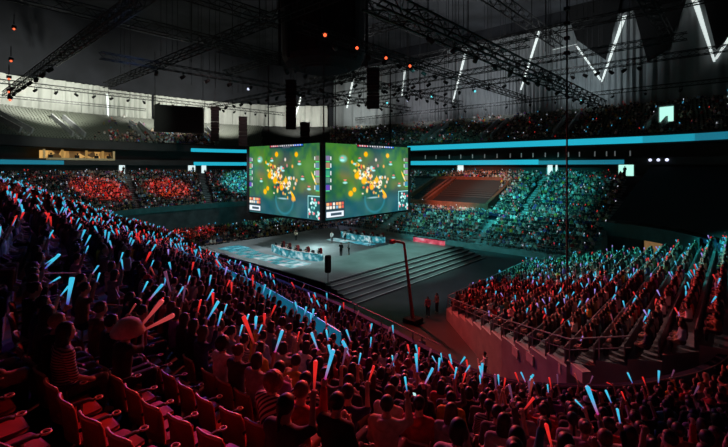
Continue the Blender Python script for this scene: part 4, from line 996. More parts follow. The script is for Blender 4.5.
for row, L_ in sorted(byrow.items()):
    L_.sort(key=lambda p: p['px'])
    for j, p in enumerate(L_):
        z = p['z']
        o = make_person((p['x'], p['y'], z), p['rz'], p['pose'], p['top'], p['topc'], p['hair'], p['hairc'], R2.choice(['charcoal', 'navy', 'black', 'brown']), p['cap'], 1.0)
        hd = ('%s cap' % p['cap']) if p['cap'] else '%s %s hair' % (p['hair'], p['hairc'])
        gn = '%s %s' % (p['topc'], 'T-shirt' if p['top'] == 'tee' else 'jacket')
        seatw = '%s from left, %s row up' % (ordw(j+1), ordw(row+1))
        tag(o, 'person, %s, %s, %s, %s' % (gn, hd, POSEW[p['pose']], seatw), 'person', 'spectators in the near stand')
        if p.get('hat'):
            h_ = obj('hat', HATM, o); h_.location = SK[p['pose']]['head']; o['label'] = 'person under wide pale ribbed hat holding two soft-red sticks, lower left'
        p['seatw'] = seatw; p['gn'] = gn
        S = SK[p['pose']]; Rz = Matrix.Rotation(p['rz'], 3, 'Z'); base = Vector((p['x'], p['y'], z))
        for hi, side in enumerate(HANDS.get(p['pose'], [])):
            wr, pc, dr = hand_geo(S, side); hp = base+Rz @ (pc+Vector((.012, 0, 0)))
            dcam = proj(*hp)[2]
            if 'imgdir' in p:
                dx, dz_ = p['imgdir']; nrm = math.hypot(dx, dz_); d = RT3*(dx/nrm)+Vector((0, 0, dz_/nrm))
                scl = max(.42, min(1.2, p['plen']*dcam/F/.66)); c = p['stickc']
            elif 'sticks' in p:
                c, dv_ = p['sticks'][hi]; d = RT3*dv_[0]+Vector((0, 0, dv_[2])); scl = 1.0; c = 'redlo'
            else:
                if R2.random() < (.82 if p['px'] > 620 or p['Y'] < 5 else (.45 if p['Y'] < 8 else .2)): continue
                d = Vector((R2.uniform(-.5, .5), R2.uniform(-.5, .5), 1)); scl = R2.uniform(.55, .75)
                c = R2.choices(['cyan', 'red', 'violet', 'dim', 'dull'], [44, 24, 12, 12, 8] if p['px'] < 470 else [12, 20, 8, 30, 30])[0]
            if p['px'] > 640 and 'imgdir' not in p: c = R2.choice(['dim', 'dull', 'dull'])
            nst += 1
            tone = {'cyan': 'glowing cyan', 'red': 'glowing red', 'violet': 'cyan-to-purple', 'dull': 'unlit dull purple', 'dim': 'dim red', 'redlo': 'soft red'}[c]
            tl = 'tilted right' if d.dot(RT3) > .25*d.length else ('tilted left' if d.dot(RT3) < -.25*d.length else 'upright')
            make_stick(hp, d, c, scl, '%s %s stick, %s hand, person %s' % (tone, tl, 'left' if side > 0 else 'right', seatw), True)
        if p['pose'] in ('phone', 'phone_side') and (p.get('phone') or R2.random() < .3):
            wr, pc, dr = hand_geo(S, 1); hp = base+Rz @ Vector((pc.x+.055, pc.y-(.03 if p['pose'] == 'phone' else -.02), pc.z+.05)); lit = p.get('phone') or R2.random() < .2
            ph = empty('phone', hp, p['rz'], '%s phone held by person %s' % ('lit' if lit else 'dark', seatw), 'phone', 'phones in the near crowd'); ph.rotation_euler = (0, math.radians(-25), p['rz'])
            mb = MB(); mb.box((0, 0, 0), (.009, .074, .15)); pc_ = mb.build('case', M_BLACK, ph)
            mb = MB(); mb.box((-.0055, 0, 0), (.002, .066, .138)); mb.build('display', mat('phone_display', (.5, .6, .6), .3, emit=(.45, .8, .8), es=1.0) if lit else M_GLASS, pc_)
print('near sticks', nst)
# red seats: under the near spectators and the empty ones
seatpos = []
for p in IND: 
    if p['Y'] < 11: seatpos.append((p['row'], p['k'], p['Y'], True))
occm = {}
for p in PEOPLE: occm.setdefault(p['row'], []).append(p['k'])
for row in range(NROW):
    if row == AISLE_ROW: continue
    P, N = ROWS[row]; k = 3
    while k < len(P):
        px, py, Y = proj(*P[k], rowz(row)+.75)
        if -15 < px < 745 and py < 470 and Y > 2.3 and (Y < 8.5 and (empty_zone(px, py) or (row >= 13 and 100 < px < 265))) and all(min(abs(k-u), len(P)-abs(k-u)) > 9 for u in occm.get(row, [])):
            seatpos.append((row, k, Y, False)); k += 11
        else: k += 1
seatpos.sort(key=lambda t: t[2]); seatrow = {}
seatpos = [s for s in seatpos if (s[3] is False or s[2] < 8.5)]
for s in seatpos: seatrow.setdefault(s[0], []).append(s)
for row, L_ in seatrow.items():
    L_.sort(key=lambda s: proj(*ROWS[row][0][s[1]], 9)[0])
    for j, (r_, k, Y, occd) in enumerate(L_):
        P, N = ROWS[row]; q = P[k]
        make_seat((q[0], q[1], rowz(row)), math.atan2(N[k][1], N[k][0]), '%s red stadium seat with pale rim, %s from left, %s row up' % ('occupied' if occd else 'empty', ordw(j+1), ordw(row+1)))
print('seats', len(seatpos))

# ------------------------------------------------------------------ far crowd as one mesh
def lowpoly(S, h): 
    b0, b1 = bbox(S)
    fn = lambda P: np.minimum(np.minimum(f_torso(P, S, .03), f_arms(P, S, .022)), np.minimum(ellipsoid(P, S['head'], (.12, .105, .14)), np.minimum(f_legs(P, S, .025), capsule(P, S['neck'], S['head'], .06, .06))))
    v, f = surfnets(fn, b0, b1, h); hd = np.array(S['head']); nk = S['neck'][2]+.03
    part = np.where(v[:, 2] > nk, 1, 0)                             # 1 head skin, 2 hair, 0 shirt, 3 trousers, 4 arm skin
    part[(v[:, 2] > nk) & ((v[:, 0] < hd[0]+.02) | (v[:, 2] > hd[2]+.07))] = 2
    part[(v[:, 2] < S['pel'][2]+.08)] = 3
    for a in (S['aL'], S['aR']):
        part[np.linalg.norm(v-np.array(a[1]), axis=1) < .16] = 4
    return v, f, part
LOM = [lowpoly(SK[k], .062) for k in ('rest', 'right_up', 'left_up', 'phone', 'both_up')]
LOF = [lowpoly(SK[k], .10) for k in ('rest', 'right_up', 'left_up', 'phone')]
LOM_POSE = ['rest', 'right_up', 'left_up', 'phone', 'both_up']
CROWD = []                                           # (x,y,z,rz,Y)
for p in STUFF: CROWD.append((p['x'], p['y'], p['z'], p['rz'], p['Y'], 'bowl'))
# bleacher on the right of the stage
BL = []
def bl_u0(v): return float(np.interp(v, [1, 2.8, 5.9, 10.4, 17.9, 19], [23.5, 21.2, 20.4, 23.8, 30.5, 31.5]))
NB, BP, BR, BV0, BZ0 = 16, 1.15, .29, 18.5, 0.9
root = empty('bleacher', (31, 18.5, 0), 0, 'tiered temporary seating block with pale row ends right of the stage', 'bleacher')
M_DECK = mat('bleacher_deck', (0.30, 0.31, 0.32), .7, noise=.2, nscale=1.0); M_ENDB = mat('bleacher_end', (0.52, 0.48, 0.47), .6, noise=.2, nscale=2)
O = Vector((31, 18.5, 0)); dd_ = Vector((-.677, -.742, 0))
for j in range(NB):
    v1 = BV0-BP*j; v0 = v1-BP; z = BZ0+BR*j; a0, a1 = bl_u0(v0), bl_u0(v1); e1 = 51.5
    mb = MB(); vs = [Vector((a1, v1, z)), Vector((e1, v1, z)), Vector((e1, v0, z)), Vector((a0, v0, z))]; lo = [Vector((q.x, q.y, 0.0)) for q in vs]
    mb.add([q-O for q in vs+lo], [(3, 2, 1, 0), (0, 1, 5, 4), (1, 2, 6, 5), (2, 3, 7, 6), (3, 0, 4, 7)]); mb.build('row_step', M_DECK, root)
    if j < 12:
        mb = MB(); p0 = Vector((a1, v1-.15, z-.03)); p1 = p0+dd_*(1.7 if j < 9 else .9); wdt = Vector((.30, -.27, 0))
        vs = [p0, p1, p1+wdt, p0+wdt]; vs = [q-O for q in vs]; vs += [q-Vector((0, 0, .5)) for q in vs]
        mb.add(vs, [(0, 1, 2, 3), (0, 4, 5, 1), (1, 5, 6, 2), (2, 6, 7, 3), (3, 7, 4, 0)]); mb.build('row_end_board', M_ENDB, root)
    if j % 1 == 0 and j < 13:
        mb = MB(); q0 = Vector((a1+.1, v1-.1, z))-O; q1 = Vector((a0+.1, v0-.1, z+BR))-O; mb.bar(q0, q0+Vector((0, 0, 1.0)), .05); mb.bar(q0+Vector((0, 0, 1.0)), q1+Vector((0, 0, 1.0)), .05); mb.bar(q0+Vector((0, 0, .5)), q1+Vector((0, 0, .5)), .03); mb.build('end_rail', M_STEEL, root)
    n_p = int((e1-a1-.8)/.58)
    for k in range(n_p):
        if random.random() < .9 and not (37.2 < a1+.7+.58*k < 38.6):
            x = a1+.7+.58*k+random.uniform(-.05, .05); y = v1-.62; CROWD.append((x, y, z, PI/2+random.uniform(-.3, .3), proj(x, y, z)[2], 'bleacher'))
mb = MB()
for zz in (1.0, .55): mb.bar((0.5, .1, BZ0+zz), (20.5, .1, BZ0+zz), .05)
for k in range(15): mb.bar((.5+20*k/14, .1, BZ0), (.5+20*k/14, .1, BZ0+1.0), .05)
mb.build('front_rail', M_STEEL, root)
# row rails: seat-back rails which run along each row
for j in range(1, NB):
    v1 = BV0-BP*j; z = BZ0+BR*j; a1 = bl_u0(v1); mb = MB(); mb.box(((a1+51.5)/2-O.x, v1+.16-O.y, z-BR+.42), (51.5-a1-.6, .05, .80)); mb.build('seat_back_row', mat('bleacher_seatback', (.22, .22, .23), .6, noise=.3, nscale=3), root)
# low stand opposite, far right (in front of the far right bowl)
NL, LP, LR = 8, 1.0, .42
root = empty('lower_stand', (60, 45, 0), 0, 'low tiered stand full of people beyond far right stage edge', 'bleacher'); O = Vector((60, 45, 0))
for j in range(NL):
    x0 = 60.3+LP*j; z = .9+LR*j; mb = MB(); mb.box((x0+.5-60, 0, z/2), (1.0, 62, z)); mb.build('row_step', M_DECK, root)
    for k in range(105):
        y = 14.6+.585*k
        if abs(y-31) < 1.0 or abs(y-50) < 1.0 or random.random() < .1: continue
        CROWD.append((x0+.45, y, z, PI+random.uniform(-.3, .3), proj(x0, y, z)[2], 'low'))
mb = MB(); mb.bar((.2, -31, 1.9), (.2, 31, 1.9), .06); mb.bar((.2, -31, 1.4), (.2, 31, 1.4), .04)
for k in range(32): mb.bar((.2, -31+2*k, .9), (.2, -31+2*k, 1.9), .05)
mb.build('front_rail', M_STEEL, root)
# floor seats behind the stage (left far)
root = empty('lower_stand', (44, 62, 0), 0, 'low tiered stand of red-lit people behind left edge of stage', 'bleacher')
for j in range(6):
    y0 = 61.2+1.0*j; z = .4+.3*j; mb = MB(); mb.box((0, y0+.5-62, z/2), (36, 1.0, z)); mb.build('row_step', M_DECK, root)
    for k in range(60):
        if random.random() < .12: continue
        x = 26.6+.585*k; CROWD.append((x, y0+.5, z, -PI/2+random.uniform(-.3, .3), proj(x, y0, z)[2], 'floor'))
# upper deck, sparsely filled
for i in range(UN-1):
    P = off(UD+UP*(i+.5))[FAR]
    Pr = resample(P, .58, False); 
    for q in Pr:
        px, py, Y = proj(q[0], q[1], UZ+UR*i+1)
        if not (-5 < px < 735): continue
        pr = 0
        if 150 < px < 215: pr = .75 if i < 9 else 0
        elif 95 < px < 150: pr = .55 if i < 7 and px > 110 else 0.05
        elif px > 330: pr = .55 if i < 15 else .2
        if px > 600: pr = .35
        if random.random() < pr: CROWD.append((q[0], q[1], UZ+UR*i, math.atan2(45-q[1], 42-q[0]), Y, 'upper'))
print('crowd stuff', len(CROWD))
Vs = []; Fs = []; Cs = []; base = 0; FST = []
cl = np.array([CL_[k] for k in CL_]); clw = np.array(CW[:len(cl)], float); clw /= clw.sum()
for (x, y, z, rz, Y, zone) in CROWD:
    mid = Y < 42
    bank = LOM if mid else LOF; bi = random.choices(range(len(bank)), [5, 3, 2, 2, 1][:len(bank)])[0]; v, f, part = bank[bi]
    c, s = math.cos(rz), math.sin(rz); sc_ = random.uniform(.92, 1.06)
    q = v*sc_; q = np.stack([q[:, 0]*c-q[:, 1]*s+x, q[:, 0]*s+q[:, 1]*c+y, q[:, 2]+z], 1); Vs.append(q); Fs.append(f+base); base += len(v)
    sk = np.array((.52, .32, .24))*random.uniform(.75, 1.1); hr = np.array(random.choices([(.012, .01, .01), (.06, .03, .02), (.3, .2, .13)], [8, 2, .6])[0])
    sh = cl[RNG.choice(len(cl), p=clw)]; tr = np.array((.03, .03, .04)); sl = sk if random.random() < .6 else sh
    pal = np.array([sh, sk, hr, tr, sk]); Cs.append(pal[part])
    if bi in (1, 2, 4) or random.random() < .12:
        dens = {'bowl': .75, 'bleacher': .85, 'low': .45, 'floor': .25, 'upper': .18}[zone]
        if zone == 'bowl' and (x > 60 or y > 80): dens = .4
        if random.random() < dens:
            side = -1 if bi != 2 else 1; wr = hand_geo(SK['right_up'], side)[1]; lx, ly, lz = wr.x*sc_, wr.y*sc_, wr.z*sc_
            FST.append((lx*c-ly*s+x, lx*s+ly*c+y, lz+z, Y, zone))
me = bpy.data.meshes.new('distant_spectators'); V_ = np.vstack(Vs); F_ = np.vstack(Fs); C_ = np.vstack(Cs)
me.vertices.add(len(V_)); me.vertices.foreach_set('co', V_.astype('f').ravel()); me.loops.add(F_.size); me.loops.foreach_set('vertex_index', F_.astype('i').ravel())
me.polygons.add(len(F_)); me.polygons.foreach_set('loop_start', np.arange(0, F_.size, 4, dtype='i')); me.polygons.foreach_set('loop_total', np.full(len(F_), 4, 'i')); me.update(calc_edges=True)
at = me.color_attributes.new('Col', 'FLOAT_COLOR', 'POINT'); at.data.foreach_set('color', np.hstack([C_, np.ones((len(C_), 1))]).astype('f').ravel())
me.materials.append(attr_mat('crowd_cloth', 0, .85)); tag(obj('distant_spectators', me), 'thousands of small seated spectators filling the bowl, bleachers and upper deck', 'crowd', None, 'stuff')
# far sticks
mb = MB(); scol = []
for (x, y, z, Y, zone) in FST:
    w_ = .035 if Y < 30 else (.045 if Y < 60 else .06); L_ = random.uniform(.26, .42) if Y < 30 else random.uniform(.18, .32); n0 = len(mb.v)
    d = Vector((random.uniform(-.6, .6), random.uniform(-.6, .6), 1)).normalized()
    mb.tube([(x, y, z), Vector((x, y, z))+d*L_*.5, Vector((x, y, z))+d*L_], [w_*.5, w_*.8, w_*1.15], 5)
    px, py, _ = proj(x, y, z)
    u = random.random()
    cy, rd, vi, dk = (.05, .50, .75), (.75, .03, .03), (.35, .25, .75), (.16, .03, .05)
    if zone == 'bowl' and x < 60 and y < 80: c = cy if u < .62 else (rd if u < .84 else (vi if u < .92 else dk))
    elif zone == 'bleacher': c = (cy if u < .55 else (vi if u < .78 else (rd if u < .92 else dk)))
    else: c = cy if u < .35 else ((.6, .65, .75) if u < .7 else rd)
    bot = tuple(.5*q for q in ((.25, .08, .5) if c == cy else c))
    scol += [(*bot, 1)]*5+[(*c, 1)]*10
me = mb.mesh('distant_cheering_sticks', attr_mat('far_stick_glow', 1.0)); at = me.color_attributes.new('Col', 'FLOAT_COLOR', 'POINT'); at.data.foreach_set('color', np.array(scol, 'f').ravel())
tag(obj('distant_cheering_sticks', me), 'countless tiny cyan and red glowing sticks held by the distant crowd', 'light sticks', None, 'stuff')
# empty dark seats in the upper deck and in the brown box
mb = MB()
def tiny_seat(p, rz):
    R = Matrix.Rotation(rz, 3, 'Z'); mb.box(p+R @ Vector((-.2, 0, .68)), (.07, .40, .50), R); mb.box(p+R @ Vector((.02, 0, .42)), (.4, .44, .07), R)
for i in range(UN-1):
    Pr = resample(off(UD+UP*(i+.5))[FAR], .62, False)
    for q in Pr:
        px, py, Y = proj(q[0], q[1], UZ+UR*i+1)
        if (-5 < px < 158 or 202 < px < 262) or (330 < px < 735): tiny_seat(Vector((q[0], q[1], UZ+UR*i)), math.atan2(45-q[1], 42-q[0]))
tag(mb.build('distant_seats', M_SEATG), 'rows of small dark green empty seats on the upper deck', 'seats', None, 'stuff')

# ------------------------------------------------------------------ blue barrier & rails in the near stand
DBAR = D0+PITCH*AISLE_ROW-.12
B0, B1 = near_idx(18.6, 34), near_idx(15.4, 10)
idx = [B0+k for k in range((B1-B0) % NF+1)]; npan = 12
root = empty('glass_barrier', pt(B0, DBAR, rowz(4)), 0, 'long run of glowing blue panels across the near left stand', 'barrier'); O = root.location.copy()
for k in range(npan):
    f0 = k/npan*(len(idx)-1); f1 = (k+.94)/npan*(len(idx)-1); mb = MB()
    def P_(f, z): a = int(f); fr = f-a; return pt(idx[a], DBAR, z).lerp(pt(idx[min(a+1, len(idx)-1)], DBAR, z), fr)-O
    zz0 = rowz(4)+.25; zz1 = rowz(5)+.95; A = [P_(f0, zz0), P_(f1, zz0), P_(f1, zz1), P_(f0, zz1)]; nn = Vector((*NRM[idx[int(f0)]], 0))*.03
    mb.add([q+nn for q in A]+[q-nn for q in A], [(0, 1, 2, 3), (7, 6, 5, 4), (0, 4, 5, 1), (1, 5, 6, 2), (2, 6, 7, 3), (3, 7, 4, 0)]); mb.build('panel', M_BLUEP, root)
    mb = MB(); q = P_(f0, rowz(4)); mb.bar(q, q+Vector((0, 0, 1.45)), .07); mb.build('post', M_STEEL, root)
M_RAIL = mat('dull_rail', (.16, .16, .17), .6)
def rail(name, idx, d, z, h, label, m=M_RAIL, posts=3, bars=(1.0,)):
    O = pt(idx[0], d, z); root = empty(name, O, 0, label, 'railing', 'handrails')
    for b in bars:
        mb = MB(); mb.tube([pt(i, d, z+h*b)-O for i in idx], .025, 6); mb.build('rail_bar', m, root)
    for i in idx[::posts]:
        mb = MB(); mb.bar(pt(i, d, z)-O, pt(i, d, z+h)-O, .04); mb.build('post', m, root)
i_a, i_b = near_idx(19.5, 40), near_idx(15.2, 9.5); rail('hand_rail', [i_a+k for k in range((i_b-i_a) % NF+1)], -.25, Z0+1.0, .35, 'steel handrail along front of near left stand above stage', posts=4)
i_a, i_b = near_idx(15.2, 9.5), near_idx(30, -.2); rail('hand_rail', [(i_a+k) % NF for k in range((i_b-i_a) % NF+1)], .12, Z0+1.0, .12, 'low grey rail on curved navy parapet at corner', posts=4)
i_a, i_b = near_idx(68.5, 18), near_idx(68.4, 68); rail('hand_rail', [(i_a+k) % NF for k in range((i_b-i_a) % NF+1)], -.2, Z0+1.0, .4, 'rail along front of far right bowl', posts=5)
# rails seen within near stand (photo, left) : stair opening
def railpts(pts, label, h=1.0):
    O = pts[0]; root = empty('hand_rail', O, 0, label, 'railing', 'handrails')
    mb = MB(); mb.tube([p-O for p in pts], .022, 6); mb.build('rail_bar', M_RAIL, root)
    for p in pts: mb = MB(); mb.bar(p-O-Vector((0, 0, h)), p-O, .035); mb.build('post', M_STEEL, root)
def stand_pt(px, py, hz):
    best = None
    for i in range(NROW):
        x_, y_, Y = projv(ROWS[i][0], rowz(i)+hz); dd = np.hypot(x_-px, y_-py); dd[Y < 2] = 1e9; k = int(np.argmin(dd))
        if best is None or dd[k] < best[0]: best = (dd[k], i, k)
    q = ROWS[best[1]][0][best[2]]; return Vector((q[0], q[1], rowz(best[1])+hz))
railpts([stand_pt(43, 276, .95), stand_pt(62, 273, .95), stand_pt(95, 282, .95), stand_pt(130, 292, .95)], 'bent steel handrail around dark stair opening at left', .95)
railpts([stand_pt(84, 302, .95), stand_pt(113, 312, .95)], 'short steel handrail below the dark stair opening')
railpts([stand_pt(200, 311, 1.0), stand_pt(225, 322, 1.0), stand_pt(250, 332, 1.0)], 'steel handrail crossing crowd left of the blue panels', 1.0)
railpts([stand_pt(640, 395, 1.0), stand_pt(680, 383, 1.0), stand_pt(727, 372, 1.0)], 'dim handrail along dark right corner rows', 1.0)

# ------------------------------------------------------------------ brown box block in the far right bowl
i0 = near_idx(68.5, 74); i1 = near_idx(68.5, 47)
idx = run(at_idx_px(412, 5, 7), at_idx_px(494, 5, 7))
O = pt(idx[0], 3, rowz(3)); root = empty('box_seating', O, 0, 'brown wood-walled block of empty dark seats right of the video cube', 'seating block')
mb = MB()
mb.strip([q-O for q in map(Vector, pl(idx, 1.6, rowz(2)-.2))], [q-O for q in map(Vector, pl(idx, 1.6, rowz(5)+.5))]); mb.strip([q-O for q in map(Vector, pl(idx, 1.6, rowz(5)+.5))], [q-O for q in map(Vector, pl(idx, 2.2, rowz(5)+.5))]); mb.build('front_wall', M_BROWN, root)
mb = MB(); mb.strip([q-O for q in map(Vector, pl(idx, 13.6, rowz(15)))], [q-O for q in map(Vector, pl(idx, 13.6, rowz(17)+.6))]); mb.build('back_wall', M_BROWN, root)
for q in (idx[0], idx[int(len(idx)*.70)], idx[int(len(idx)*.78)], idx[-1]):
    mb = MB(); t = Vector((*Tn[q], 0))*.3
    A = [pt(q, 1.6, rowz(2)), pt(q, 13.6, rowz(15)), pt(q, 13.6, rowz(17)+.4), pt(q, 1.6, rowz(5)+.5)]
    mb.add([a-O+t for a in A]+[a-O-t for a in A], [(0, 1, 2, 3), (7, 6, 5, 4), (0, 4, 5, 1), (1, 5, 6, 2), (2, 6, 7, 3), (3, 7, 4, 0)]); mb.build('side_wall', M_BROWN, root)
mb = MB(); mb.strip([q-O for q in map(Vector, pl(idx, 2.2, rowz(4)+.1))], [q-O for q in map(Vector, pl(idx, 13.4, rowz(15)+.4))]); mb.build('inner_floor', M_BLACK, root)
for i in range(6, 15):
    mb = MB(); A = list(map(Vector, pl(idx[2:-2], rowd(i)+.2, rowz(i)+.3))); B = list(map(Vector, pl(idx[2:-2], rowd(i)+.3, rowz(i)+1.1))); mb.strip([a-O for a in A], [b-O for b in B]); mb.build('seat_row', M_BLACK, root)
# black cloth covering the right corner seats
mb = MB(); idx = run(near_idx(68.4, 13.5), near_idx(45, -.5)); rows = [pl(idx, d, Z0+.43*d+1.3) for d in (.3, 5, 10, 15, 18.5)]
for a, b in zip(rows[:-1], rows[1:]): mb.strip(a, b)
tag(mb.build('seat_cover', mat('black_cloth', (.004, .004, .005), .95)), 'vast black cloth covering empty corner seats at right', 'cover')
# teal lit rail wall at the right corner below the cover
idx = run(near_idx(68.5, 15), near_idx(60, 2.5)); mb = MB(); mb.strip(pl(idx, -.62, 3.2), pl(idx, -.62, 5.05)); mb.strip(pl(idx, -.62, 5.05), pl(idx, -.4, 5.05)); struct('trim_3', mb, mat('teal_fascia', (.05, .16, .17), .6, noise=.2, nscale=1))
for k, i in enumerate(idx[::4]): 
    pass
idx = run(at_idx_px(88, 0, 5), at_idx_px(262, 0, 5)); mb = MB(); mb.strip(pl(idx, -.34, 4.0), pl(idx, -.34, 5.08)); mb.strip(pl(idx, -.34, 5.08), pl(idx, -.05, 5.08)); struct('trim_4', mb, MATS['teal_fascia'])
# tiny lamps at far right, under the suites
for k, px in enumerate((653, 659, 665, 671)):
    i = at_idx_px(px, UD, 14.6); p = pt(i, UD-.1, 14.2); r = empty('spot_lamp', p, 0, '%s small white lamp from left in row under upper ribbon at right' % ordw(k+1), 'lamp', 'white lamps at right')
    mb = MB(); mb.ball((0, 0, 0), .26); mb.build('bulb', M_WHL, r); mb = MB(); mb.box((.35, 0, .25), (.7, .5, .3)); mb.build('housing', M_BLACK, r)
# pale posts of the suite fronts at right: individual mullions
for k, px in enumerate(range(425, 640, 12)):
    i = at_idx_px(px, UD+.3, 15.5); mb = MB(); mb.bar(pt(i, UD+.3, 15.0), pt(i, UD+.3, 15.9), .16); o = mb.build('suite_post', mat('suite_post_glow', (.5, .5, .5), .5, emit=(.25, .28, .28), es=.35)); tag(o, 'pale short post, %s from left in right suite level' % ordw(k+1), 'post', 'posts along the right suite level')  # posts look paler by a weak emission, light put into the grey
# tier stairs on far stands
def tier_stair(px_low, px_top, label, m=M_GREY):
    i0 = at_idx_px(px_low, 1, 5); i1 = at_idx_px(px_top, DTOP, ZTOP); mb = MB()
    for i in range(NROW):
        f = i/(NROW-1); ii = int(round(i0+((i1-i0+NF//2) % NF-NF//2)*f)); p = pt(ii, rowd(i), rowz(i)+.06); R = Matrix.Rotation(math.atan2(NRM[ii % NF][1], NRM[ii % NF][0]), 3, 'Z')
        mb.box(p, (PITCH, 1.4, .12), R); mb.box(p+R @ Vector((0, 0, .12)), (PITCH*.5, 1.4, .12), R)
    tag(mb.build('tier_stairs', m), label, 'stairs', 'aisle stairs of the far stands')
tier_stair(138, 126, 'pale aisle stairs between red-lit blocks below left exit')
tier_stair(210, 200, 'pale aisle stairs between red and cyan blocks left of screens')
tier_stair(520, 548, 'teal-lit aisle stairs below the double exit')
tier_stair(609, 622, 'aisle stairs at right end of the far right crowd')
tier_stair(498, 505, 'teal-lit aisle stairs beside the brown seating block')

# ------------------------------------------------------------------ stage furniture and people
M_DESKF = led_mat('desk_led_front', (0.01, .10, .13), (.03, .32, .40), (.6, .8, .85), 1.5, .75)
M_CHAIR = mat('gaming_chair_red', (.45, .03, .03), .6); M_DESKT = mat('desk_top', (.55, .38, .38), .5)
def desk(x, y0, y1, n, label, who):
    root = empty('player_desk', (x, (y0+y1)/2, SZ), 0, label, 'desk'); L = y1-y0
    def cx_(t): return .9*(2*t-1)**2
    A = [Vector((cx_(t), (t-.5)*L, 0)) for t in np.linspace(0, 1, 17)]
    mb = MB(); mb.strip(A, [a+Vector((0, 0, .95)) for a in A]); mb.strip([a+Vector((.12, 0, 0)) for a in A][::-1], [a+Vector((.12, 0, .95)) for a in A][::-1]); mb.strip([a+Vector((0, 0, .95)) for a in A], [a+Vector((.12, 0, .95)) for a in A])
    mb.build('front_panel', M_DESKF, root)
    mb = MB(); mb.strip([a+Vector((.12, 0, .78)) for a in A], [a+Vector((.95, 0, .78)) for a in A]); mb.strip([a+Vector((.95, 0, .78)) for a in A], [a+Vector((.95, 0, .72)) for a in A]); mb.strip([a+Vector((.95, 0, .72)) for a in A], [a+Vector((.12, 0, .72)) for a in A]); mb.build('desktop', M_DESKT, root)
    for t in (0, 1): 
        mb = MB(); mb.box((cx_(t)+.5, (t-.5)*L*.985, .42), (.9, .1, .84)); mb.build('end_panel', M_DESKF, root)
    for k in range(n):
        t = (k+.5)/n; yy = y0+t*L; xx = x+cx_(t)
        mo = empty('monitor', (xx+.40, yy, SZ+.78), 0, 'flat monitor, %s from right on the %s desk' % (ordw(k+1), who), 'monitor', 'monitors on the stage desks')
        mb = MB(); mb.box((0, 0, .34), (.04, .56, .34)); mc = mb.build('monitor_case', M_BLACK, mo); mb = MB(); mb.box((.024, 0, .34), (.006, .52, .30)); mb.build('display', mat('monitor_glow', (.3, .4, .5), .4, emit=(.4, .6, .7), es=.8), mc); mb = MB(); mb.bar((0, 0, 0), (0, 0, .2), .04); mb.box((0, 0, .01), (.2, .25, .02)); mb.build('stand', M_BLACK, mo)
        ch = empty('gaming_chair', (xx+1.45, yy, SZ), PI, 'red gaming chair, %s from right behind the %s desk' % (ordw(k+1), who), 'chair', 'gaming chairs on stage')
        mb = MB(); mb.box((0, 0, .44), (.5, .5, .1)); mb.build('seat', M_CHAIR, ch); mb = MB(); mb.box((-.27, 0, .88), (.1, .5, .8)); mb.box((-.28, 0, 1.3), (.1, .3, .15)); mb.build('backrest', M_CHAIR, ch)
        mb = MB(); mb.bar((0, 0, .08), (0, 0, .4), .07); 
        for a in range(5): mb.bar((0, 0, .08), (.3*math.cos(a*1.2566), .3*math.sin(a*1.2566), .05), .05)
        mb.build('base', M_BLACK, ch)
        pc = ['black', 'white'][who == 'far']; o = make_person((xx+1.42, yy, SZ), PI, 'phone', 'tee', pc, ['short', 'short', 'bob'][k % 3], 'black', 'black'); tag(o, 'seated player in %s T-shirt, %s from right behind the %s desk' % (pc, ordw(k+1), who), 'person', 'players on stage')
desk(33.4, 38.6, 48.2, 5, 'curved cyan-fronted player desk on left front of stage', 'near')
desk(48.2, 40.6, 49.4, 5, 'curved cyan-fronted player desk at back of stage', 'far')
def standing(px, py, z, pose, topc, hair, label, rz=None, hairc='black', trou='black'):
    p = W(px, py, z); o = make_person(p, rz if rz is not None else random.uniform(0, 6.28), pose, 'hoodie', topc, hair, hairc, trou); tag(o, label, 'person'); return p
standing(341, 256, SZ, 'stand_arm', 'black', 'short', 'person in black standing mid stage beside the near desk', .6)
standing(349, 255, SZ, 'stand', 'grey', 'short', 'person in grey standing mid stage, right of person in black', 2.5)
standing(332, 243, SZ, 'stand_arm', 'white', 'bob', 'person in white top standing before left end of far desk', 3.5)
standing(345, 241, SZ, 'stand', 'white', 'short', 'person in white standing before middle of far desk', 3.8)
standing(296, 241, SZ, 'stand', 'beige', 'short', 'person in beige standing behind the near desk', 4.0)
# camera on tripod on stage
def tripod(p, s, label, h=1.5):
    r = empty('camera_tripod', p, .6, label, 'camera')
    for k in range(3):
        a = k*2.094; mb = MB(); mb.bar((.45*math.cos(a), .45*math.sin(a), 0), (0, 0, h*.85), .05); mb.build('leg', M_BLACK, r)
    mb = MB(); mb.bar((0, 0, h*.8), (0, 0, h), .06); mb.build('column', M_BLACK, r); mb = MB(); mb.box((0, 0, h+.15), (.5, .2, .26)); mb.tube([(.25, 0, h+.15), (.5, 0, h+.15)], .08, 8); mb.build('camera_body', M_BLACK, r)
tripod(W(371, 246, SZ), 1, 'broadcast camera on tripod at right of stage')
# speaker on stand at stage corner
p = W(328, 284, SZ); r = empty('stage_speaker', p, .7, 'black loudspeaker on a stand at the near stage corner', 'loudspeaker')
mb = MB(); mb.tube([(0, 0, 1.15), (0, 0, 1.3), (0, 0, 2.75), (0, 0, 2.85)], [.28, .36, .36, .30], 6); mb.build('cabinet', M_BLACK, r)
mb = MB(); mb.bar((0, 0, 0), (0, 0, 1.2), .06); mb.build('pole', M_BLACK, r); mb = MB(); mb.tube([(0, 0, 0), (0, 0, .04)], .28, 12); mb.build('base_plate', M_BLACK, r)
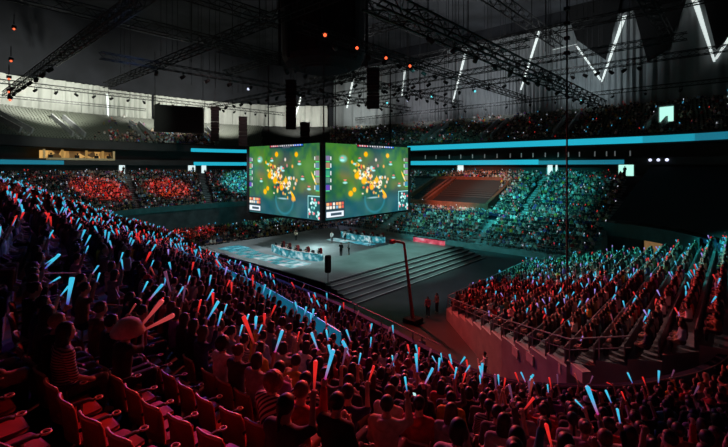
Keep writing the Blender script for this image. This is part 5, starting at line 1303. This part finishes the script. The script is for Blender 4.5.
# camera crane on the floor in front of the stage steps
p = W(413, 322, 0); top = Vector((p.x, p.y, 0)); M_CR = mat('crane_red_lit', (.5, .08, .08), .5)  # red light on the crane is painted into its colour
r = empty('camera_crane', p, 0, 'tall red-lit camera crane mast in front of the stage steps', 'crane'); q = PW(404, 243, proj(*p)[2]-.6)-p
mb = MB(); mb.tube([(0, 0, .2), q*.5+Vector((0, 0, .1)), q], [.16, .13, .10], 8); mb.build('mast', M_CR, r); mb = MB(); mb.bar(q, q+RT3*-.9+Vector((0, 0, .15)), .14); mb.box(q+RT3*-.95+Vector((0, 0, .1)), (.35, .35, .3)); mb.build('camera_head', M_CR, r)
mb = MB(); mb.box((0, 0, .2), (1.2, 1.2, .3)); mb.build('dolly', M_BLACK, r)
for k in range(4): mb = MB(); mb.tube([((-.5, .5)[k % 2], (-.62, .5)[k//2], .15), ((-.5, .5)[k % 2], (-.5, .62)[k//2], .15)], .15, 10); mb.build('wheel', M_BLACK, r)
# ushers near the bleacher corner and in the gangway
for px, py, Y, c, l, pose in [(428, 297, 36.0, 'pink', 'person in pale pink top at front corner of bleacher, leftmost', 'stand'), (437, 296, 37.0, 'beige', 'person in beige top at bleacher corner, beside rail', 'stand'), (485, 349, 25.2, 'white', 'person in white standing alone in dark gap below bleacher', 'stand'), (422, 331, 27.5, 'grey', 'person in grey standing in gap beyond near parapet', 'stand'), (520, 341, 23.5, 'white', 'person in white crouched against pale bleacher ends', 'stand')]:
    q = PW(px, py, Y); o = make_person((q.x, q.y, max(0, q.z-1.75) if py > 345 or px < 470 else 0), random.uniform(2, 4), pose, 'hoodie', c, 'short', 'black'); o.location.z = 0; tag(o, l, 'person')
# tall thin mast crossing right side
p = W(567, 330, 3.0); q = PW(562, -30, proj(*p)[2]); r = empty('cable_mast', p, 0, 'thin black vertical mast rising through right bleacher to the roof', 'mast'); hh = 28
mb = MB(); mb.tube([(0, 0, -.2), (0, 0, hh)], .055, 6); mb.build('pole', M_BLACK, r); mb = MB(); mb.box((0, 0, -.1), (.5, .5, .08)); mb.build('base_plate', M_BLACK, r)
for k in range(8): mb = MB(); mb.box((0, 0, 17+.9*k), (.3, .3, .18)); mb.build('clamp', M_BLACK, r)
# people in doorways
for k, (di, c) in enumerate(((6, 'black'), (1, 'black'), (0, 'black'))):
    i, p, R = DOORS[di]; n = Vector((*NRM[i], 0)); o = make_person(p-n*.9, math.atan2(-n.y, -n.x), 'stand', 'hoodie', c, 'short', 'black'); tag(o, ['person silhouetted in the bright green-white exit at right', 'person silhouetted in the bright exit above red block left of screens', 'person silhouetted in bright exit at far left'][k], 'person')

# ------------------------------------------------------------------ lights
def spot(src, tgt, colr, power, ang, blend=.6, size=.6):
    l = bpy.data.lights.new('spot', 'SPOT'); l.color = colr; l.energy = power; l.spot_size = math.radians(ang); l.spot_blend = blend; l.shadow_soft_size = size
    o = bpy.data.objects.new('spot', l); col.objects.link(o); o.location = src; d = Vector(tgt)-Vector(src); o.rotation_euler = d.to_track_quat('-Z', 'Y').to_euler(); return o
RED = (1, .075, .06); CY = (.05, .85, .80); WH = (.85, 1, .95)
# near stand, red from over the stage; added violet and blue mimic stick glow
spot((40, 34, 20), (11, 11.5, 7), (1, .09, .08), 56000, 25, .9)
spot((36, 8, 20), (9, 6.6, 8.2), RED, 9000, 15, .9)
spot((40, 44, 20), (16, 33, 7.5), (1, .085, .07), 90000, 33, .9)
spot((40, 62, 22), (16, 60, 8), (1, .10, .12), 24000, 60)
spot((24, 12, 20), (3.2, 5.0, 10.4), (1, .07, .05), 20000, 10, .8)
spot((24, 24, 18), (8, 6.6, 8.2), RED, 14000, 24, .9)
spot((26, 44, 22), (13, 22, 7), (.45, .08, 1), 6500, 50)  # added, with the blue one below, for glow the sticks don't cast
spot((34, 40, 24), (14, 26, 8), (.2, .3, 1), 12000, 50)
# bleacher: cyan far half, red near half
spot((46, 38, 24), (47, 8, 4), CY, 95000, 40)
spot((60, 28, 26), (50, 4, 5), CY, 45000, 40)
spot((33, 36, 22), (27, 9, 4), (1, .08, .07), 36000, 44)
spot((38, 34, 24), (35, 7, 4), (1, .05, .10), 20000, 40)
spot((30, 20, 22), (24, 8, 2), (1, .55, .5), 6000, 40)
# far right stands, teal
spot((45, 34, 28), (74, 30, 8), CY, 42000, 40)
spot((48, 48, 26), (64, 34, 3), (.10, .80, .78), 30000, 50)
spot((50, 34, 28), (76, 52, 9), (.15, .8, .75), 11000, 60)
spot((40, 60, 28), (68, 68, 4), (.5, .55, .8), 12000, 50)
spot((56, 40, 19), (76, 41, 8), (1, .22, .12), 26000, 46)
# far left stands
spot((36, 70, 27), (39.5, 93, 9), (1, .09, .06), 40000, 20)
spot((26, 70, 27), (26, 93, 9), (1, .06, .05), 36000, 22)
spot((52, 70, 27), (59, 93, 9), (.05, .85, .9), 52000, 26)
spot((40, 60, 30), (34, 90, 7), (.85, .5, .5), 4200, 80)
spot((40, 50, 20), (31, 64, 1.5), (1, .06, .05), 26000, 26)
spot((48, 48, 22), (46, 64, 1.5), (.1, .8, .7), 10000, 30)
# drapes, upper left and right
spot((24, 100, 27), (20, 122, 31), (1, 1, .88), 19000, 100, .8, 1)
spot((45, 101, 27), (48, 122, 31), (1, 1, .88), 15000, 100, .8, 1)
spot((5, 95, 27), (-8, 112, 31), (1, 1, .88), 10000, 100, .8, 1)
spot((92, 24, 29), (108, 24, 36), (.7, .85, .9), 2600, 110, .8, 1)
spot((90, 46, 29), (108, 46, 36), (.75, .8, .85), 4200, 120, .8, 1)
spot((90, 66, 29), (108, 66, 36), (.75, .75, .8), 3500, 120, .8, 1)
spot((90, 85, 29), (104, 92, 34), (.8, .85, .8), 4000, 120, .8, 1)
spot((60, 101, 27), (64, 122, 30), (1, 1, .9), 11000, 110, .8, 1)
spot((78, 96, 27), (90, 110, 30), (1, 1, .9), 7000, 110, .8, 1)
spot((20, 80, 30), (30, 112, 21), (.9, 1, .85), 7000, 80, .8, 1)
# roof glimmer: upward spots added to lighten the ceiling
spot((74, 42, 30.5), (78, 42, 50), (.9, .9, .88), 9000, 150, .8, 2)
spot((66, 62, 31), (70, 62, 50), (.9, .88, .88), 5000, 150, .8, 2)
spot((84, 24, 31), (88, 24, 50), (.85, .9, .9), 5000, 150, .8, 2)
spot((25, 70, 28), (20, 76, 50), (.2, .35, .75), 1500, 130, .8, 2)
# stage wash
spot((40, 45, 6.1), (40, 45, 0), (.6, .85, .85), 4500, 160, .8, 1)  # added lamp under the cube, fills the cube's shadow on the deck
spot((30, 52, 20), (34, 54, 1), (.8, .9, .95), 9000, 50)
spot((28, 36, 26), (33, 44, 1), (.8, .97, 1), 26000, 34)
spot((50, 30, 26), (44, 36, 1), (.35, .9, .78), 24000, 50)
spot((44, 36, 24), (46, 44, 2), (.35, .75, 1), 22000, 24)
spot((33, 20, 20), (38, 29, .5), (.8, .8, .9), 5000, 60)
spot((44, 62, 9), (36, 86, 4.6), (.1, .8, .8), 2600, 90)  # not stage light: weak cyan spot added to tint the far left fascia
